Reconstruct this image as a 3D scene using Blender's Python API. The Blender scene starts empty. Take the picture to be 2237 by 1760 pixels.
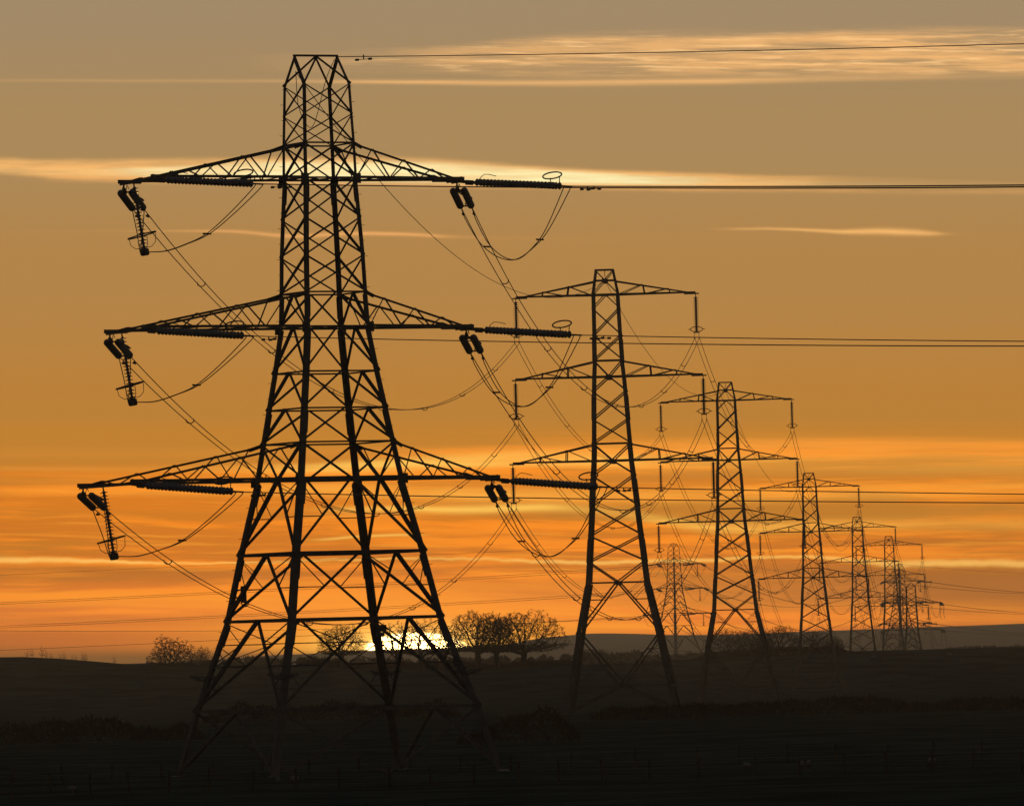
import bpy, math, random
from mathutils import Vector, Matrix, noise as mnoise
R_ = math.radians
# ------------------------------------------------------------------ camera
F = 17640.0            # focal length in photo pixels (2237 px wide photo)
ROLL = 0.026
PITCH = 0.03115
CAM = Vector((0, 0, 8.0))
scene = bpy.context.scene
COL = scene.collection
cd = bpy.data.cameras.new('camera'); cam = bpy.data.objects.new('camera', cd); COL.objects.link(cam)
ROT = Matrix.Rotation(math.pi/2+PITCH, 3, 'X') @ Matrix.Rotation(-ROLL, 3, 'Z')
cam.matrix_world = Matrix.Translation(CAM) @ ROT.to_4x4()
cd.sensor_width = 36; cd.lens = 36*F/2237
cd.clip_start = 1; cd.clip_end = 40000
scene.camera = cam
scene.view_settings.view_transform = 'Standard'; scene.view_settings.look = 'None'
scene.view_settings.exposure = 0; scene.view_settings.gamma = 1

def at(px, py, D):
    d = ROT @ Vector(((px-1118.5)/F, (880-py)/F, -1))
    return CAM + d*(D/d.y)
def proj(p):
    q = ROT.transposed() @ (p-CAM)
    return 1118.5+F*q.x/-q.z, 880-F*q.y/-q.z

# ------------------------------------------------------------------ world
W = bpy.data.worlds.new('World'); scene.world = W; W.use_nodes = True
nt = W.node_tree; nt.nodes.clear()
class E:
    def __init__(s, sock): s.s = sock
    def _b(s, o, op, rev=False):
        n = nt.nodes.new('ShaderNodeMath'); n.operation = op
        a, b = (o, s) if rev else (s, o)
        for i, v in enumerate((a, b)):
            if isinstance(v, E): nt.links.new(v.s, n.inputs[i])
            elif v is not None: n.inputs[i].default_value = v
        return E(n.outputs[0])
    def __add__(s, o): return s._b(o, 'ADD')
    __radd__ = __add__
    def __mul__(s, o): return s._b(o, 'MULTIPLY')
    __rmul__ = __mul__
    def __sub__(s, o): return s._b(o, 'SUBTRACT')
    def __rsub__(s, o): return s._b(o, 'SUBTRACT', True)
    def __truediv__(s, o): return s._b(o, 'DIVIDE')
    def f(s, op, o=None): return s._b(o, op)
def smooth(x, a, b, lo=0.0, hi=1.0):
    n = nt.nodes.new('ShaderNodeMapRange'); n.interpolation_type = 'SMOOTHSTEP'
    nt.links.new(x.s, n.inputs[0])
    if a > b: a, b, lo, hi = b, a, hi, lo
    for i, v in enumerate((a, b, lo, hi)): n.inputs[i+1].default_value = v
    return E(n.outputs[0])
def noise(x, y, z=0.0, detail=4, rough=0.55):
    c = nt.nodes.new('ShaderNodeCombineXYZ')
    for i, v in enumerate((x, y, z)):
        if isinstance(v, E): nt.links.new(v.s, c.inputs[i])
        else: c.inputs[i].default_value = v
    n = nt.nodes.new('ShaderNodeTexNoise'); n.inputs['Scale'].default_value = 1
    n.inputs['Detail'].default_value = detail; n.inputs['Roughness'].default_value = rough
    nt.links.new(c.outputs[0], n.inputs['Vector'])
    return E(n.outputs['Fac'])
def curve(x, pts, x0=-200.0, x1=2437.0, scale=1.0):
    # piecewise curve over photo-like azimuth pixels; values divided by scale to stay in 0..1
    n = nt.nodes.new('ShaderNodeFloatCurve')
    c = n.mapping.curves[0]
    P = [((a-x0)/(x1-x0), b/scale) for a, b in pts]
    c.points[0].location = P[0]; c.points[1].location = P[-1]
    for p in P[1:-1]: c.points.new(*p)
    n.mapping.update()
    t = (x-x0)/(x1-x0)
    t = t.f('MAXIMUM', 0.0).f('MINIMUM', 1.0)
    nt.links.new(t.s, n.inputs['Value'])
    return E(n.outputs[0])*scale
def lin(c): return tuple(((v/255)/12.92 if v/255 <= .04045 else ((v/255+.055)/1.055)**2.4) for v in c)
def mix(a, b, fac, mode='MIX'):
    n = nt.nodes.new('ShaderNodeMix'); n.data_type = 'RGBA'; n.blend_type = mode; n.clamp_factor = (mode == 'MIX')
    for v, i in ((fac, 0), (a, 6), (b, 7)):
        if isinstance(v, E): nt.links.new(v.s, n.inputs[i])
        elif i == 0: n.inputs[0].default_value = v
        else: n.inputs[i].default_value = (*v, 1)
    return E(n.outputs[2])
tc = nt.nodes.new('ShaderNodeTexCoord'); sp = nt.nodes.new('ShaderNodeSeparateXYZ')
nt.links.new(tc.outputs['Generated'], sp.inputs[0])
dx, dy, dz = (E(o) for o in sp.outputs)
az = dx.f('ARCTAN2', dy); el = dz.f('ARCSINE')
U = az*F; Vv = el*F - 549.7
xi = U*math.cos(ROLL) - Vv*math.sin(ROLL) + 1118.5
yi = (U*math.sin(ROLL) + Vv*math.cos(ROLL))*-1 + 880
# slow large-scale wander of the streaks
warp = (noise(xi*0.0016, yi*0.006, 3.0, 2)-0.5)*40
ys = yi + warp
# vertical colour ramp of the clear sky
rmp = nt.nodes.new('ShaderNodeValToRGB'); rmp.color_ramp.interpolation = 'EASE'
SKY = [(0, (160,136,104)), (300, (169,136,90)), (600, (177,131,73)), (900, (186,127,56)), (960,(195,128,48)),
       (1080, (218,122,33)), (1230, (207,116,33)), (1330, (232,122,30)), (1400, (190,102,34)), (1440, (125,84,48))]
els = rmp.color_ramp.elements
while len(els) > 1: els.remove(els[-1])
for i, (y, c) in enumerate(SKY):
    e = els[0] if i == 0 else els.new(y/1500)
    e.position = y/1500; e.color = (*lin(c), 1)
nt.links.new((yi/1500).f('MAXIMUM', 0.0).s, rmp.inputs[0])
sky = E(rmp.outputs[0])
# darker to the left/right edge low down, warmer round the sun
side = smooth((xi-900).f('ABSOLUTE'), 500, 1500)*smooth(yi, 900, 1300)
sky = mix(sky, lin((166,100,40)), side*0.75)
# fine horizontal cloud sheets low in the sky
band = smooth(yi-smooth(xi, 250, 1150, 75, 0), 930, 1005)*smooth(yi, 1400, 1330)
s1 = noise(xi*0.0011, ys*0.016, 1.0, 6, 0.6)
s2 = noise(xi*0.0022, ys*0.045, 7.0, 5, 0.6)
st = smooth(s1*0.62+s2*0.38, 0.45, 0.57)
sky = mix(sky, lin((255,143,36)), st*band*smooth((xi-1000).f('ABSOLUTE'), 1500, 600, 0.45, 0.95))
s3 = noise(xi*0.0020, ys*0.11-xi*0.0015, 61.0, 5, 0.65)
sky = mix(sky, lin((255,164,58)), smooth(s3, 0.53, 0.68)*band*0.45)
dk = smooth(noise(xi*0.0009, ys*0.012, 21.0, 5, 0.6), 0.55, 0.68)
sky = mix(sky, lin((188,120,44)), dk*band*0.85)
# faint broad mottling high up
hi = (noise(xi*0.0012, yi*0.006, 11.0, 4)-0.5)*0.05 + 1.0
def band_at(cpts, tpts, apts, col, wamp=6.0, seed=0.0, nscale=(0.004, 0.05), sharp=2.0, keep=0.35, wy=0.0, lo=.35, hi_=.65):
    """one cloud streak: centre line, half thickness and strength along the azimuth"""
    global sky
    yc = curve(xi, cpts, scale=1500.0)
    th = curve(xi, tpts, scale=100.0).f('MAXIMUM', 1.0)
    am = curve(xi, apts, scale=1.0)
    w = (noise(xi*nscale[0]*2, yi*0.01, seed, 4)-0.5)*wamp
    d = ((yi-yc+w)/th).f('ABSOLUTE')
    m = (d.f('POWER', sharp)*-1).f('EXPONENT')
    n = smooth(noise(xi*nscale[0]+yi*wy, yi*nscale[1], seed+5, 6, 0.62), lo, hi_)*(1-keep)+keep
    sky = mix(sky, lin(col), (m*am*n).f('MINIMUM', 1.0))
A = band_at
# upper-right cirrus sheet
A([(-200,150),(500,140),(900,132),(1300,122),(1700,118),(2437,116)], [(-200,20),(600,20),(900,26),(1300,44),(1700,46),(2437,50)],
  [(-200,0),(480,0),(620,0.08),(860,0.25),(1050,0.55),(1400,0.75),(1800,0.85),(2437,0.9)], (246,185,116), 10, 2.0, (0.0028,0.05), 6.0, 0.22, -0.007, .37, .60)
A([(-200,150),(500,140),(900,132),(1300,122),(1700,118),(2437,116)], [(-200,20),(600,20),(900,24),(1300,42),(1700,45),(2437,48)],
  [(-200,0),(560,0),(860,0.35),(1100,0.7),(2437,0.75)], (255,202,136), 8, 71.0, (0.006,0.11), 5.0, 0.0, -0.022, .50, .66)
A([(-200,180),(700,179),(1300,182),(1700,176),(2437,164)], [(-200,4),(700,4),(1200,6),(2437,6)], [(-200,0.10),(600,0.28),(1000,0.7),(1500,0.7),(1900,0.3),(2437,0.1)], (255,193,122), 3, 4.0, (0.003,0.1), 2.0, 0.7)
# main bright bar behind the top crossarm
A([(-200,362),(0,366),(300,374),(560,374),(900,374),(1200,388),(1500,396),(1900,398),(2437,418)], [(-200,15),(0,17),(300,24),(560,26),(1000,25),(1250,20),(1500,17),(1800,12),(2437,8)],
  [(-200,0.75),(0,0.8),(300,0.9),(1000,1),(1500,0.85),(1750,0.5),(1950,0.12),(2437,0.12)], (255,190,112), 10, 6.0, (0.004,0.06), 5.0, 0.62, -0.008, .38, .6)
A([(-200,372),(300,378),(560,376),(900,378),(1200,388),(1500,396),(2437,410)], [(-200,8),(200,8),(450,14),(560,20),(900,21),(1250,15),(1500,9),(2437,4)],
  [(-200,0),(150,0.1),(380,0.85),(560,1),(1250,1),(1480,0.65),(1700,0.12),(2437,0)], (255,244,182), 7, 8.0, (0.004,0.06), 4.0, 0.45, -0.010)
A([(-200,392),(120,392),(300,392),(800,402),(1300,410),(2437,424)], [(-200,5),(300,7),(1300,6),(2437,7)], [(-200,.0),(60,.05),(160,.6),(330,.6),(600,.35),(1000,.45),(1500,.5),(1800,.4),(2437,.3)], (244,176,104), 8, 41.0, (0.004,0.06), 2.0, 0.3, -0.006)
# small wavy threads
A([(-200,512),(430,506),(520,507),(640,516),(760,511),(880,512),(1000,518),(2437,520)], [(-200,3),(430,3),(640,4.5),(900,4),(2437,3)], [(-200,0),(250,0.08),(430,0.4),(520,0.6),(620,0.6),(760,0.7),(930,0.6),(1050,0.1),(2437,0)], (250,178,105), 3, 9.0, (0.002,0.05), 2.0, 0.8)
A([(-200,500),(1580,501),(1700,501),(1850,507),(1960,508),(2100,514),(2437,514)], [(-200,3),(1580,3),(1800,4),(1900,6.5),(1970,7),(2100,3),(2437,3)], [(-200,0),(1500,0),(1620,0.35),(1800,0.7),(1960,0.85),(2050,0.5),(2120,0),(2437,0)], (255,190,112), 5, 10.0, (0.004,0.05), 2.0, 0.8)
# darker tan sheets between the glowing ones, mostly on the right
A([(-200,1250),(600,1262),(1200,1290),(1600,1288),(2437,1290)], [(-200,22),(600,20),(1200,28),(1600,46),(2437,50)], [(-200,.55),(500,.45),(900,.12),(1250,.35),(1600,.75),(2437,.95)], (166,101,43), 12, 42.0, (0.0012,0.03), 4.0, 0.75)
A([(-200,1350),(600,1350),(2437,1350)], [(-200,14),(2437,12)], [(-200,.5),(500,.35),(900,0),(2437,0)], (182,104,38), 8, 43.0, (0.0012,0.04), 3.0, 0.6)
A([(-200,1120),(1300,1130),(1700,1122),(2437,1108)], [(-200,12),(1300,12),(1700,17),(2437,20)], [(-200,.3),(500,.3),(900,.2),(1400,.55),(2437,.75)], (190,122,46), 14, 44.0, (0.0015,0.03), 3.0, 0.6, -0.004)
A([(-200,975),(700,975),(1000,960),(2437,940)], [(-200,42),(500,38),(900,14),(2437,10)], [(-200,.8),(400,.75),(800,.2),(1100,0),(2437,0)], (192,128,50), 14, 46.0, (0.0012,0.02), 3.0, 0.8)
A([(-200,1050),(1200,1046),(1700,1036),(2437,1034)], [(-200,10),(1300,13),(1700,13),(2437,13)], [(-200,.5),(500,.4),(900,.25),(1250,.6),(2437,.75)], (196,128,50), 10, 45.0, (0.0015,0.03), 3.0, 0.6, -0.003)
# bright orange sheets behind the lower crossarm
A([(-200,1020),(600,1024),(760,1020),(1000,1008),(1250,1000),(1500,1008),(2437,1010)], [(-200,5),(500,8),(800,13),(1250,18),(1450,20),(2437,20)], [(-200,0.1),(400,0.2),(650,0.7),(900,1),(1250,1),(1450,0.5),(1700,0.3),(2437,0.25)], (255,196,88), 10, 12.0, (0.002,0.05), 2.5, 0.55)
A([(-200,990),(1150,985),(1600,978),(2437,985)], [(-200,12),(1150,14),(1600,22),(2437,22)], [(-200,0.15),(500,0.15),(1100,0.5),(1500,0.8),(2000,0.75),(2437,0.6)], (255,158,58), 10, 14.0, (0.0015,0.05), 3.0, 0.5)
A([(-200,1080),(700,1072),(900,1078),(1100,1082),(2437,1060)], [(-200,9),(700,16),(1000,18),(2437,20)], [(-200,0.1),(500,0.4),(760,0.8),(950,0.9),(1150,0.6),(1700,0.55),(2437,0.4)], (255,178,70), 10, 16.0, (0.002,0.045), 2.5, 0.45)
A([(-200,1112),(800,1112),(1000,1113),(1250,1110),(1600,1155),(1720,1150),(2437,1150)], [(-200,4),(700,7),(1000,9),(1250,9),(1600,12),(2437,16)], [(-200,0),(640,0.1),(800,0.85),(1150,0.95),(1300,0.4),(1500,0.7),(1680,0.6),(2000,0.35),(2437,0.25)], (255,196,86), 8, 18.0, (0.003,0.05), 2.0, 0.6)
A([(-200,1180),(700,1178),(780,1172),(900,1168),(2437,1165)], [(-200,3),(2437,3)], [(-200,0),(640,0),(740,0.7),(880,0.7),(960,0),(2437,0)], (255,196,90), 4, 19.0, (0.003,0.05), 2.0, 0.8)
# long contrail across the whole width
A([(-200,1218),(0,1223),(150,1224),(300,1229),(500,1230),(760,1222),(1000,1220),(1250,1228),(1500,1224),(1750,1216),(1850,1222),(1950,1232),(2050,1230),(2437,1236)],
  [(-200,6),(0,6.5),(150,5.5),(280,3.5),(500,2.6),(1000,3.5),(1250,4.5),(1500,4),(1800,4),(1950,8),(2050,8),(2437,8)], [(-200,0.95),(250,0.95),(450,0.7),(1000,0.65),(1250,0.85),(1900,0.8),(2000,0.85),(2437,0.8)], (255,192,96), 10, 20.0, (0.012,0.03), 2.5, 0.8)
# glowing strips near the horizon
A([(-200,1310),(0,1308),(500,1312),(1000,1316),(2437,1330)], [(-200,15),(0,16),(500,18),(1000,22),(2437,12)], [(-200,0.85),(300,0.9),(900,0.9),(1200,0.5),(2437,0.2)], (255,150,40), 10, 24.0, (0.0012,0.05), 3.0, 0.6)
A([(-200,1372),(900,1372),(1300,1366),(1500,1372),(2000,1352),(2437,1346)], [(-200,5),(600,8),(1300,10),(1600,8),(2000,9),(2437,9)], [(-200,0.25),(600,0.4),(1250,0.8),(1450,0.85),(1700,0.6),(2437,0.55)], (250,146,52), 6, 26.0, (0.0015,0.05), 2.5, 0.6)
# warm glow round the low sun, cut into by the haze bank
gx = (xi-905)/430; gy = (yi-1400)/75
gl = ((gx*gx+gy*gy)*-1).f('EXPONENT')
sky = mix(sky, lin((255,164,50)), gl*0.75*smooth(yi, 1436, 1410))
gx2 = (xi-905)/200; gy2 = (yi-1410)/34
sky = mix(sky, lin((255,196,84)), ((gx2*gx2+gy2*gy2)*-1).f('EXPONENT')*0.75*smooth(yi, 1440, 1420))
sky = mix((0,0,0), sky, hi, 'MULTIPLY') if False else sky
# the upper and rear sky: dim blue-grey dusk, a Nishita sky with the sun on the horizon under it
away = smooth(az.f('ABSOLUTE'), R_(6), R_(42))
up = smooth(el, R_(4.6), R_(17))
DUSK = (0.034, 0.034, 0.037)
sky = mix(sky, DUSK, (1-(1-away*0.94)*(1-up*0.96)).f('MINIMUM', 1.0))
nish = nt.nodes.new('ShaderNodeTexSky'); nish.sky_type = 'NISHITA'; nish.sun_disc = False
nish.sun_elevation = R_(0.6); nish.sun_rotation = R_(-0.7); nish.dust_density = 3.0
# slightly flattened sun disc sinking into the haze bank
ex = (xi-908)/114; ey = (yi-1421)/40
rr = (ex*ex+ey*ey).f('SQRT')
cut = noise(xi*0.012, yi*0.12, 33.0, 4)
veil = smooth(noise(xi*0.005, yi*0.10, 51.0, 3, .5), 0.34, 0.58, 0.35, 1.0)       # thin cloud bars across the disc
edge = smooth(rr+(cut-0.5)*0.10, 1.07, 0.86)
low_ = smooth(yi+(cut-0.5)*6, 1425, 1418)
sun_m = edge*low_*smooth(xi, 780, 860, 0.45, 1.0)*(1-(1-veil)*smooth(rr, 0.3, 0.95))
hx = (xi-905)/170; hy = (yi-1408)/40
sun_m = sun_m + ((hx*hx+hy*hy)*-1).f('EXPONENT')*smooth(yi, 1436, 1416)*0.042
mul = nt.nodes.new('ShaderNodeBackground'); mul.inputs[1].default_value = 1.0
SKYGAIN = E(nt.nodes.new('ShaderNodeValue').outputs[0]); SKYGAIN.s.default_value = 1.0
# the sky proper, before the evening haze in front of it dims it and adds its own light
SIG = 0.75e-4; AIR = (.150,.090,.062)
path = (el.f('SINE').f('MAXIMUM', 0.0001)).f('POWER', -1.0)*54
T_ = (path.f('MINIMUM', 8550.0)*-SIG).f('EXPONENT')
comb = nt.nodes.new('ShaderNodeSeparateColor'); nt.links.new(sky.s, comb.inputs[0]); cc = nt.nodes.new('ShaderNodeCombineColor')
for k_, a_ in enumerate(AIR):
    nt.links.new((((E(comb.outputs[k_])-(1-T_)*a_).f('MAXIMUM', 0.004))/T_).s, cc.inputs[k_])
nt.links.new(cc.outputs[0], mul.inputs[0])
b2 = nt.nodes.new('ShaderNodeBackground'); b2.inputs[1].default_value = 0.0012
nt.links.new(nish.outputs[0], b2.inputs[0])
b3 = nt.nodes.new('ShaderNodeBackground'); b3.inputs[0].default_value = (1.0, 0.66, 0.24, 1)
nt.links.new((sun_m*22.0).s, b3.inputs[1])
a1 = nt.nodes.new('ShaderNodeAddShader'); a2 = nt.nodes.new('ShaderNodeAddShader'); wo = nt.nodes.new('ShaderNodeOutputWorld')
nt.links.new(mul.outputs[0], a1.inputs[0]); nt.links.new(b2.outputs[0], a1.inputs[1])
nt.links.new(a1.outputs[0], a2.inputs[0]); nt.links.new(b3.outputs[0], a2.inputs[1]); nt.links.new(a2.outputs[0], wo.inputs[0])

sl = bpy.data.lights.new('sun', 'SUN'); sl.energy = 0.35; sl.angle = R_(0.5); sl.color = (1, 0.55, 0.22)
so = bpy.data.objects.new('sun', sl); COL.objects.link(so)
sd = Vector((math.sin(R_(-0.7)), math.cos(R_(-0.7)), math.sin(R_(0.6)))).normalized()
so.rotation_euler = sd.to_track_quat('Z', 'Y').to_euler(); so.location = (-20, 300, 90)

# ------------------------------------------------------------------ materials
def mat(name, c1, c2, rough=0.7, metal=0.0, scale=3.0, bump=0.0, spec=0.5):
    m = bpy.data.materials.new(name); m.use_nodes = True; t = m.node_tree
    b = t.nodes['Principled BSDF']; b.inputs['Roughness'].default_value = rough; b.inputs['Metallic'].default_value = metal; b.inputs['Specular IOR Level'].default_value = spec
    tcn = t.nodes.new('ShaderNodeTexCoord'); n = t.nodes.new('ShaderNodeTexNoise'); n.inputs['Scale'].default_value = scale; n.inputs['Detail'].default_value = 5
    r = t.nodes.new('ShaderNodeValToRGB'); r.color_ramp.elements[0].color = (*c1, 1); r.color_ramp.elements[1].color = (*c2, 1)
    r.color_ramp.elements[0].position = .35; r.color_ramp.elements[1].position = .65
    t.links.new(tcn.outputs['Object'], n.inputs['Vector']); t.links.new(n.outputs['Fac'], r.inputs[0]); t.links.new(r.outputs[0], b.inputs['Base Color'])
    if bump:
        bp = t.nodes.new('ShaderNodeBump'); bp.inputs['Strength'].default_value = bump
        t.links.new(n.outputs['Fac'], bp.inputs['Height']); t.links.new(bp.outputs[0], b.inputs['Normal'])
    return m
STEEL = mat('weathered_galvanised_steel', (.12,.10,.085), (.18,.155,.13), .75, .15, 1.5)
WIRE = mat('weathered_aluminium_cable', (.11,.11,.105), (.16,.16,.15), .65, .3, 4)
GLASSM = mat('grey_glazed_porcelain', (.14,.15,.17), (.20,.215,.24), .28, 0, 6)
FITM = mat('forged_fitting_steel', (.07,.07,.07), (.11,.11,.11), .6, .4, 8)
SIGN = mat('enamel_sign_plate', (.25,.27,.34), (.30,.33,.40), .4, 0, 4)
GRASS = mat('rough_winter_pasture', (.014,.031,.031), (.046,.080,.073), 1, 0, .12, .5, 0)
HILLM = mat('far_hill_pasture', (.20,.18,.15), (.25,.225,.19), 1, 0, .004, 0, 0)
BARK = mat('winter_bark', (.045,.036,.028), (.08,.066,.05), .9, 0, 3)
TWIG = mat('winter_twigs', (.035,.030,.026), (.06,.050,.042), 1, 0, 3, 0, .1)
HEDGE = mat('bare_hawthorn_hedge', (.010,.011,.010), (.019,.020,.017), 1, 0, 1, 0, 0)
POSTM = mat('split_timber_post', (.03,.025,.018), (.055,.045,.032), .9, 0, 6)
WOOL = mat('fleece', (.16,.155,.14), (.26,.25,.23), .95, 0, 14)
DARKF = mat('dark_sheep_face', (.04,.035,.03), (.06,.055,.05), .9, 0, 8)

# ------------------------------------------------------------------ mesh helpers
class MB:
    def __init__(s): s.v = []; s.f = []
    def add(s, v, f):
        o = len(s.v); s.v += v; s.f += [tuple(i+o for i in q) for q in f]
    def ang(s, a, b, w, n1=None, n2=None):
        """rolled steel angle (L section) from a to b; flanges run along n1 and n2"""
        a = Vector(a); b = Vector(b); d = (b-a)
        if d.length < 1e-4: return
        d.normalize(); t = max(w*0.14, 0.008)
        n1 = Vector(n1) if n1 is not None else Vector((0, 0, 1))
        n1 = n1 - d*n1.dot(d)
        if n1.length < 1e-3: n1 = Vector((1, 0.3, 0)); n1 = n1 - d*n1.dot(d)
        n1.normalize()
        x = d.cross(n1)
        if n2 is not None and x.dot(Vector(n2)) < 0: x = -x
        sec = [(0,0), (w,0), (w,t), (t,t), (t,w), (0,w)]
        V = []
        for p in (a, b): V += [tuple(p+n1*i+x*j) for i, j in sec]
        s.add(V, [(i, (i+1) % 6, (i+1) % 6+6, i+6) for i in range(6)] + [(0,1,2,3), (0,3,4,5), (6,9,8,7), (6,11,10,9)])
    def tube(s, pts, r, n=5, r2=None, cap=True):
        pts = [Vector(p) for p in pts]; V = []; k = len(pts)
        up = None
        for i, p in enumerate(pts):
            d = (pts[min(i+1, k-1)]-pts[max(i-1, 0)])
            if d.length < 1e-6: d = Vector((0,0,1))
            d.normalize()
            if up is None:
                up = Vector((0,0,1)) if abs(d.z) < .9 else Vector((1,0,0))
            u = (up-d*up.dot(d)).normalized(); up = u; w = d.cross(u)
            rr_ = r if r2 is None else r+(r2-r)*i/(k-1)
            V += [tuple(p+(u*math.cos(a)+w*math.sin(a))*rr_) for a in (2*math.pi*j/n for j in range(n))]
        Fc = [(i*n+j, i*n+(j+1) % n, (i+1)*n+(j+1) % n, (i+1)*n+j) for i in range(k-1) for j in range(n)]
        if cap: Fc += [tuple(range(n))[::-1], tuple((k-1)*n+j for j in range(n))]
        s.add(V, Fc)
    def lathe(s, prof, n=12, M=None):
        """profile (x along axis, radius)"""
        V = []
        for x, r in prof:
            for j in range(n):
                a = 2*math.pi*j/n; p = Vector((x, r*math.cos(a), r*math.sin(a)))
                V.append(tuple(M @ p) if M else tuple(p))
        k = len(prof)
        Fc = [(i*n+j, i*n+(j+1) % n, (i+1)*n+(j+1) % n, (i+1)*n+j) for i in range(k-1) for j in range(n)]
        Fc += [tuple(range(n))[::-1], tuple((k-1)*n+j for j in range(n))]
        s.add(V, Fc)
    def box(s, c, sx, sy, sz, M=None):
        V = []
        for i in (-1, 1):
            for j in (-1, 1):
                for k in (-1, 1):
                    p = Vector((c[0]+i*sx/2, c[1]+j*sy/2, c[2]+k*sz/2)); V.append(tuple(M @ p) if M else tuple(p))
        s.add(V, [(0,1,3,2), (4,6,7,5), (0,4,5,1), (2,3,7,6), (0,2,6,4), (1,5,7,3)])
    def build(s, name, m, parent=None, smooth=False):
        me = bpy.data.meshes.new(name); me.from_pydata(s.v, [], s.f); me.materials.append(m)
        if smooth: me.polygons.foreach_set('use_smooth', [True]*len(me.polygons))
        o = bpy.data.objects.new(name, me); COL.objects.link(o)
        if parent: o.parent = parent
        return o
def tag(o, label=None, cat=None, group=None, kind=None):
    if label: o['label'] = label
    if cat: o['category'] = cat
    if group: o['group'] = group
    if kind: o['kind'] = kind
    return o
def empty(name, loc, rot=None):
    o = bpy.data.objects.new(name, None); COL.objects.link(o); o.empty_display_size = .1
    if rot is not None: o.matrix_world = Matrix.Translation(loc) @ rot.to_4x4()
    else: o.location = loc
    return o
KIDS = {}
def children(o): return [c for c in bpy.data.objects if c.parent == o] if o.name not in KIDS else KIDS[o.name]
def copy_tree(o, parent=None):
    if o.name not in KIDS: KIDS[o.name] = [c for c in bpy.data.objects if c.parent == o]
    c = o.copy(); COL.objects.link(c)
    if parent: c.parent = parent
    for ch in KIDS[o.name]: copy_tree(ch, c)
    return c
def frame(d, up=(0,0,1)):
    x = Vector(d).normalized(); u = Vector(up)
    y = u.cross(x).normalized(); z = x.cross(y)
    return Matrix((x, y, z)).transposed()

# ------------------------------------------------------------------ terrain
ZC = CAM.z
def interp(x, T):
    if x <= T[0][0]: return T[0][1]
    for (a, p), (b, q) in zip(T, T[1:]):
        if x <= b:
            t = (x-a)/(b-a); t = t*t*(3-2*t); return p+(q-p)*t
    return T[-1][1]
CREST = [(-400,3.0),(-108,2.4),(-79,.2),(-54,-.7),(-30,-2.4),(-8,-3.1),(14,-3.0),(50,-1.9),(68,-1.4),(108,-1.25),(400,1.0)]
PROF = [(-200,-3),(0,-4),(300,-6.6),(480,-6.8),(837,-6.6),(1151,-8.3),(1500,-8.6),(1560,-7.5),(1720,0),(1960,-14),(2300,-15),(2700,-18),(3200,-10),(4200,-8),(9000,-8)]
BUMPS = []
def ground(x, y):
    z = interp(y, PROF)
    c = interp(x, CREST)
    w = math.exp(-((y-1720)/75.0)**2)
    z = z*(1-w) + c*w if y > 1560 else z + 0
    if 1560 >= y > 1300: z = z*(1-w)+c*w
    for bx, by, bz in BUMPS: z += bz*math.exp(-((x-bx)**2+(y-by)**2)/(2*90.0**2))
    z += 0.25*mnoise.noise((x*.02, y*.008, 0)) + 0.10*mnoise.noise((x*.09, y*.03, 4))
    return ZC+z

def px_scale(D): return F/D
# ------------------------------------------------------------------ lattice tension tower (two-line-end angle tower)
LV = [187,253,317,393,479,561,642,717,815,895,969,1049,1211,1355,1550,1690]
LH = [55.7,58,60.4,62,66.6,70.7,73,76,89,101,112,124,156.5,182,238,272]
LX = [692,694.5,697,698.5,702.5,706,709,711,713,715,718.5,721.5,727,731.5,736,739]
D1 = 480.0; S1 = F/D1
base1 = at(739, 1690, D1); Z0 = base1.z
AX1 = [at(x, y, D1) for x, y in zip(LX, LV)]
ZL = [p.z-Z0 for p in AX1]; HW = [h/S1 for h in LH]
topz = at(690, 124, D1).z-Z0
LEAN = (AX1[0].x-base1.x)/ZL[0]
TH = R_(24.9)
def z_at(y): return interp_lin(y)
def interp_lin(y):
    for i in range(len(LV)-1):
        if LV[i] <= y <= LV[i+1]:
            t = (y-LV[i])/(LV[i+1]-LV[i]); return ZL[i]+(ZL[i+1]-ZL[i])*t
def hw_at(z):
    for i in range(len(ZL)-1):
        if ZL[i] >= z >= ZL[i+1]:
            t = (z-ZL[i])/(ZL[i+1]-ZL[i]); return HW[i]+(HW[i+1]-HW[i])*t
    return HW[0] if z > ZL[0] else HW[-1]
lx, ly = math.cos(TH)*LEAN, -math.sin(TH)*LEAN      # the slight lean, in tower axes
def TP(u, w, z): return Vector((u+lx*z, w+ly*z, z))
CR = [(-1,-1),(1,-1),(1,1),(-1,1)]
FACES = [(0,1),(1,2),(2,3),(3,0)]
def corner(k, z, h=None):
    h = hw_at(z) if h is None else h
    return TP(CR[k][0]*h, CR[k][1]*h, z)
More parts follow.
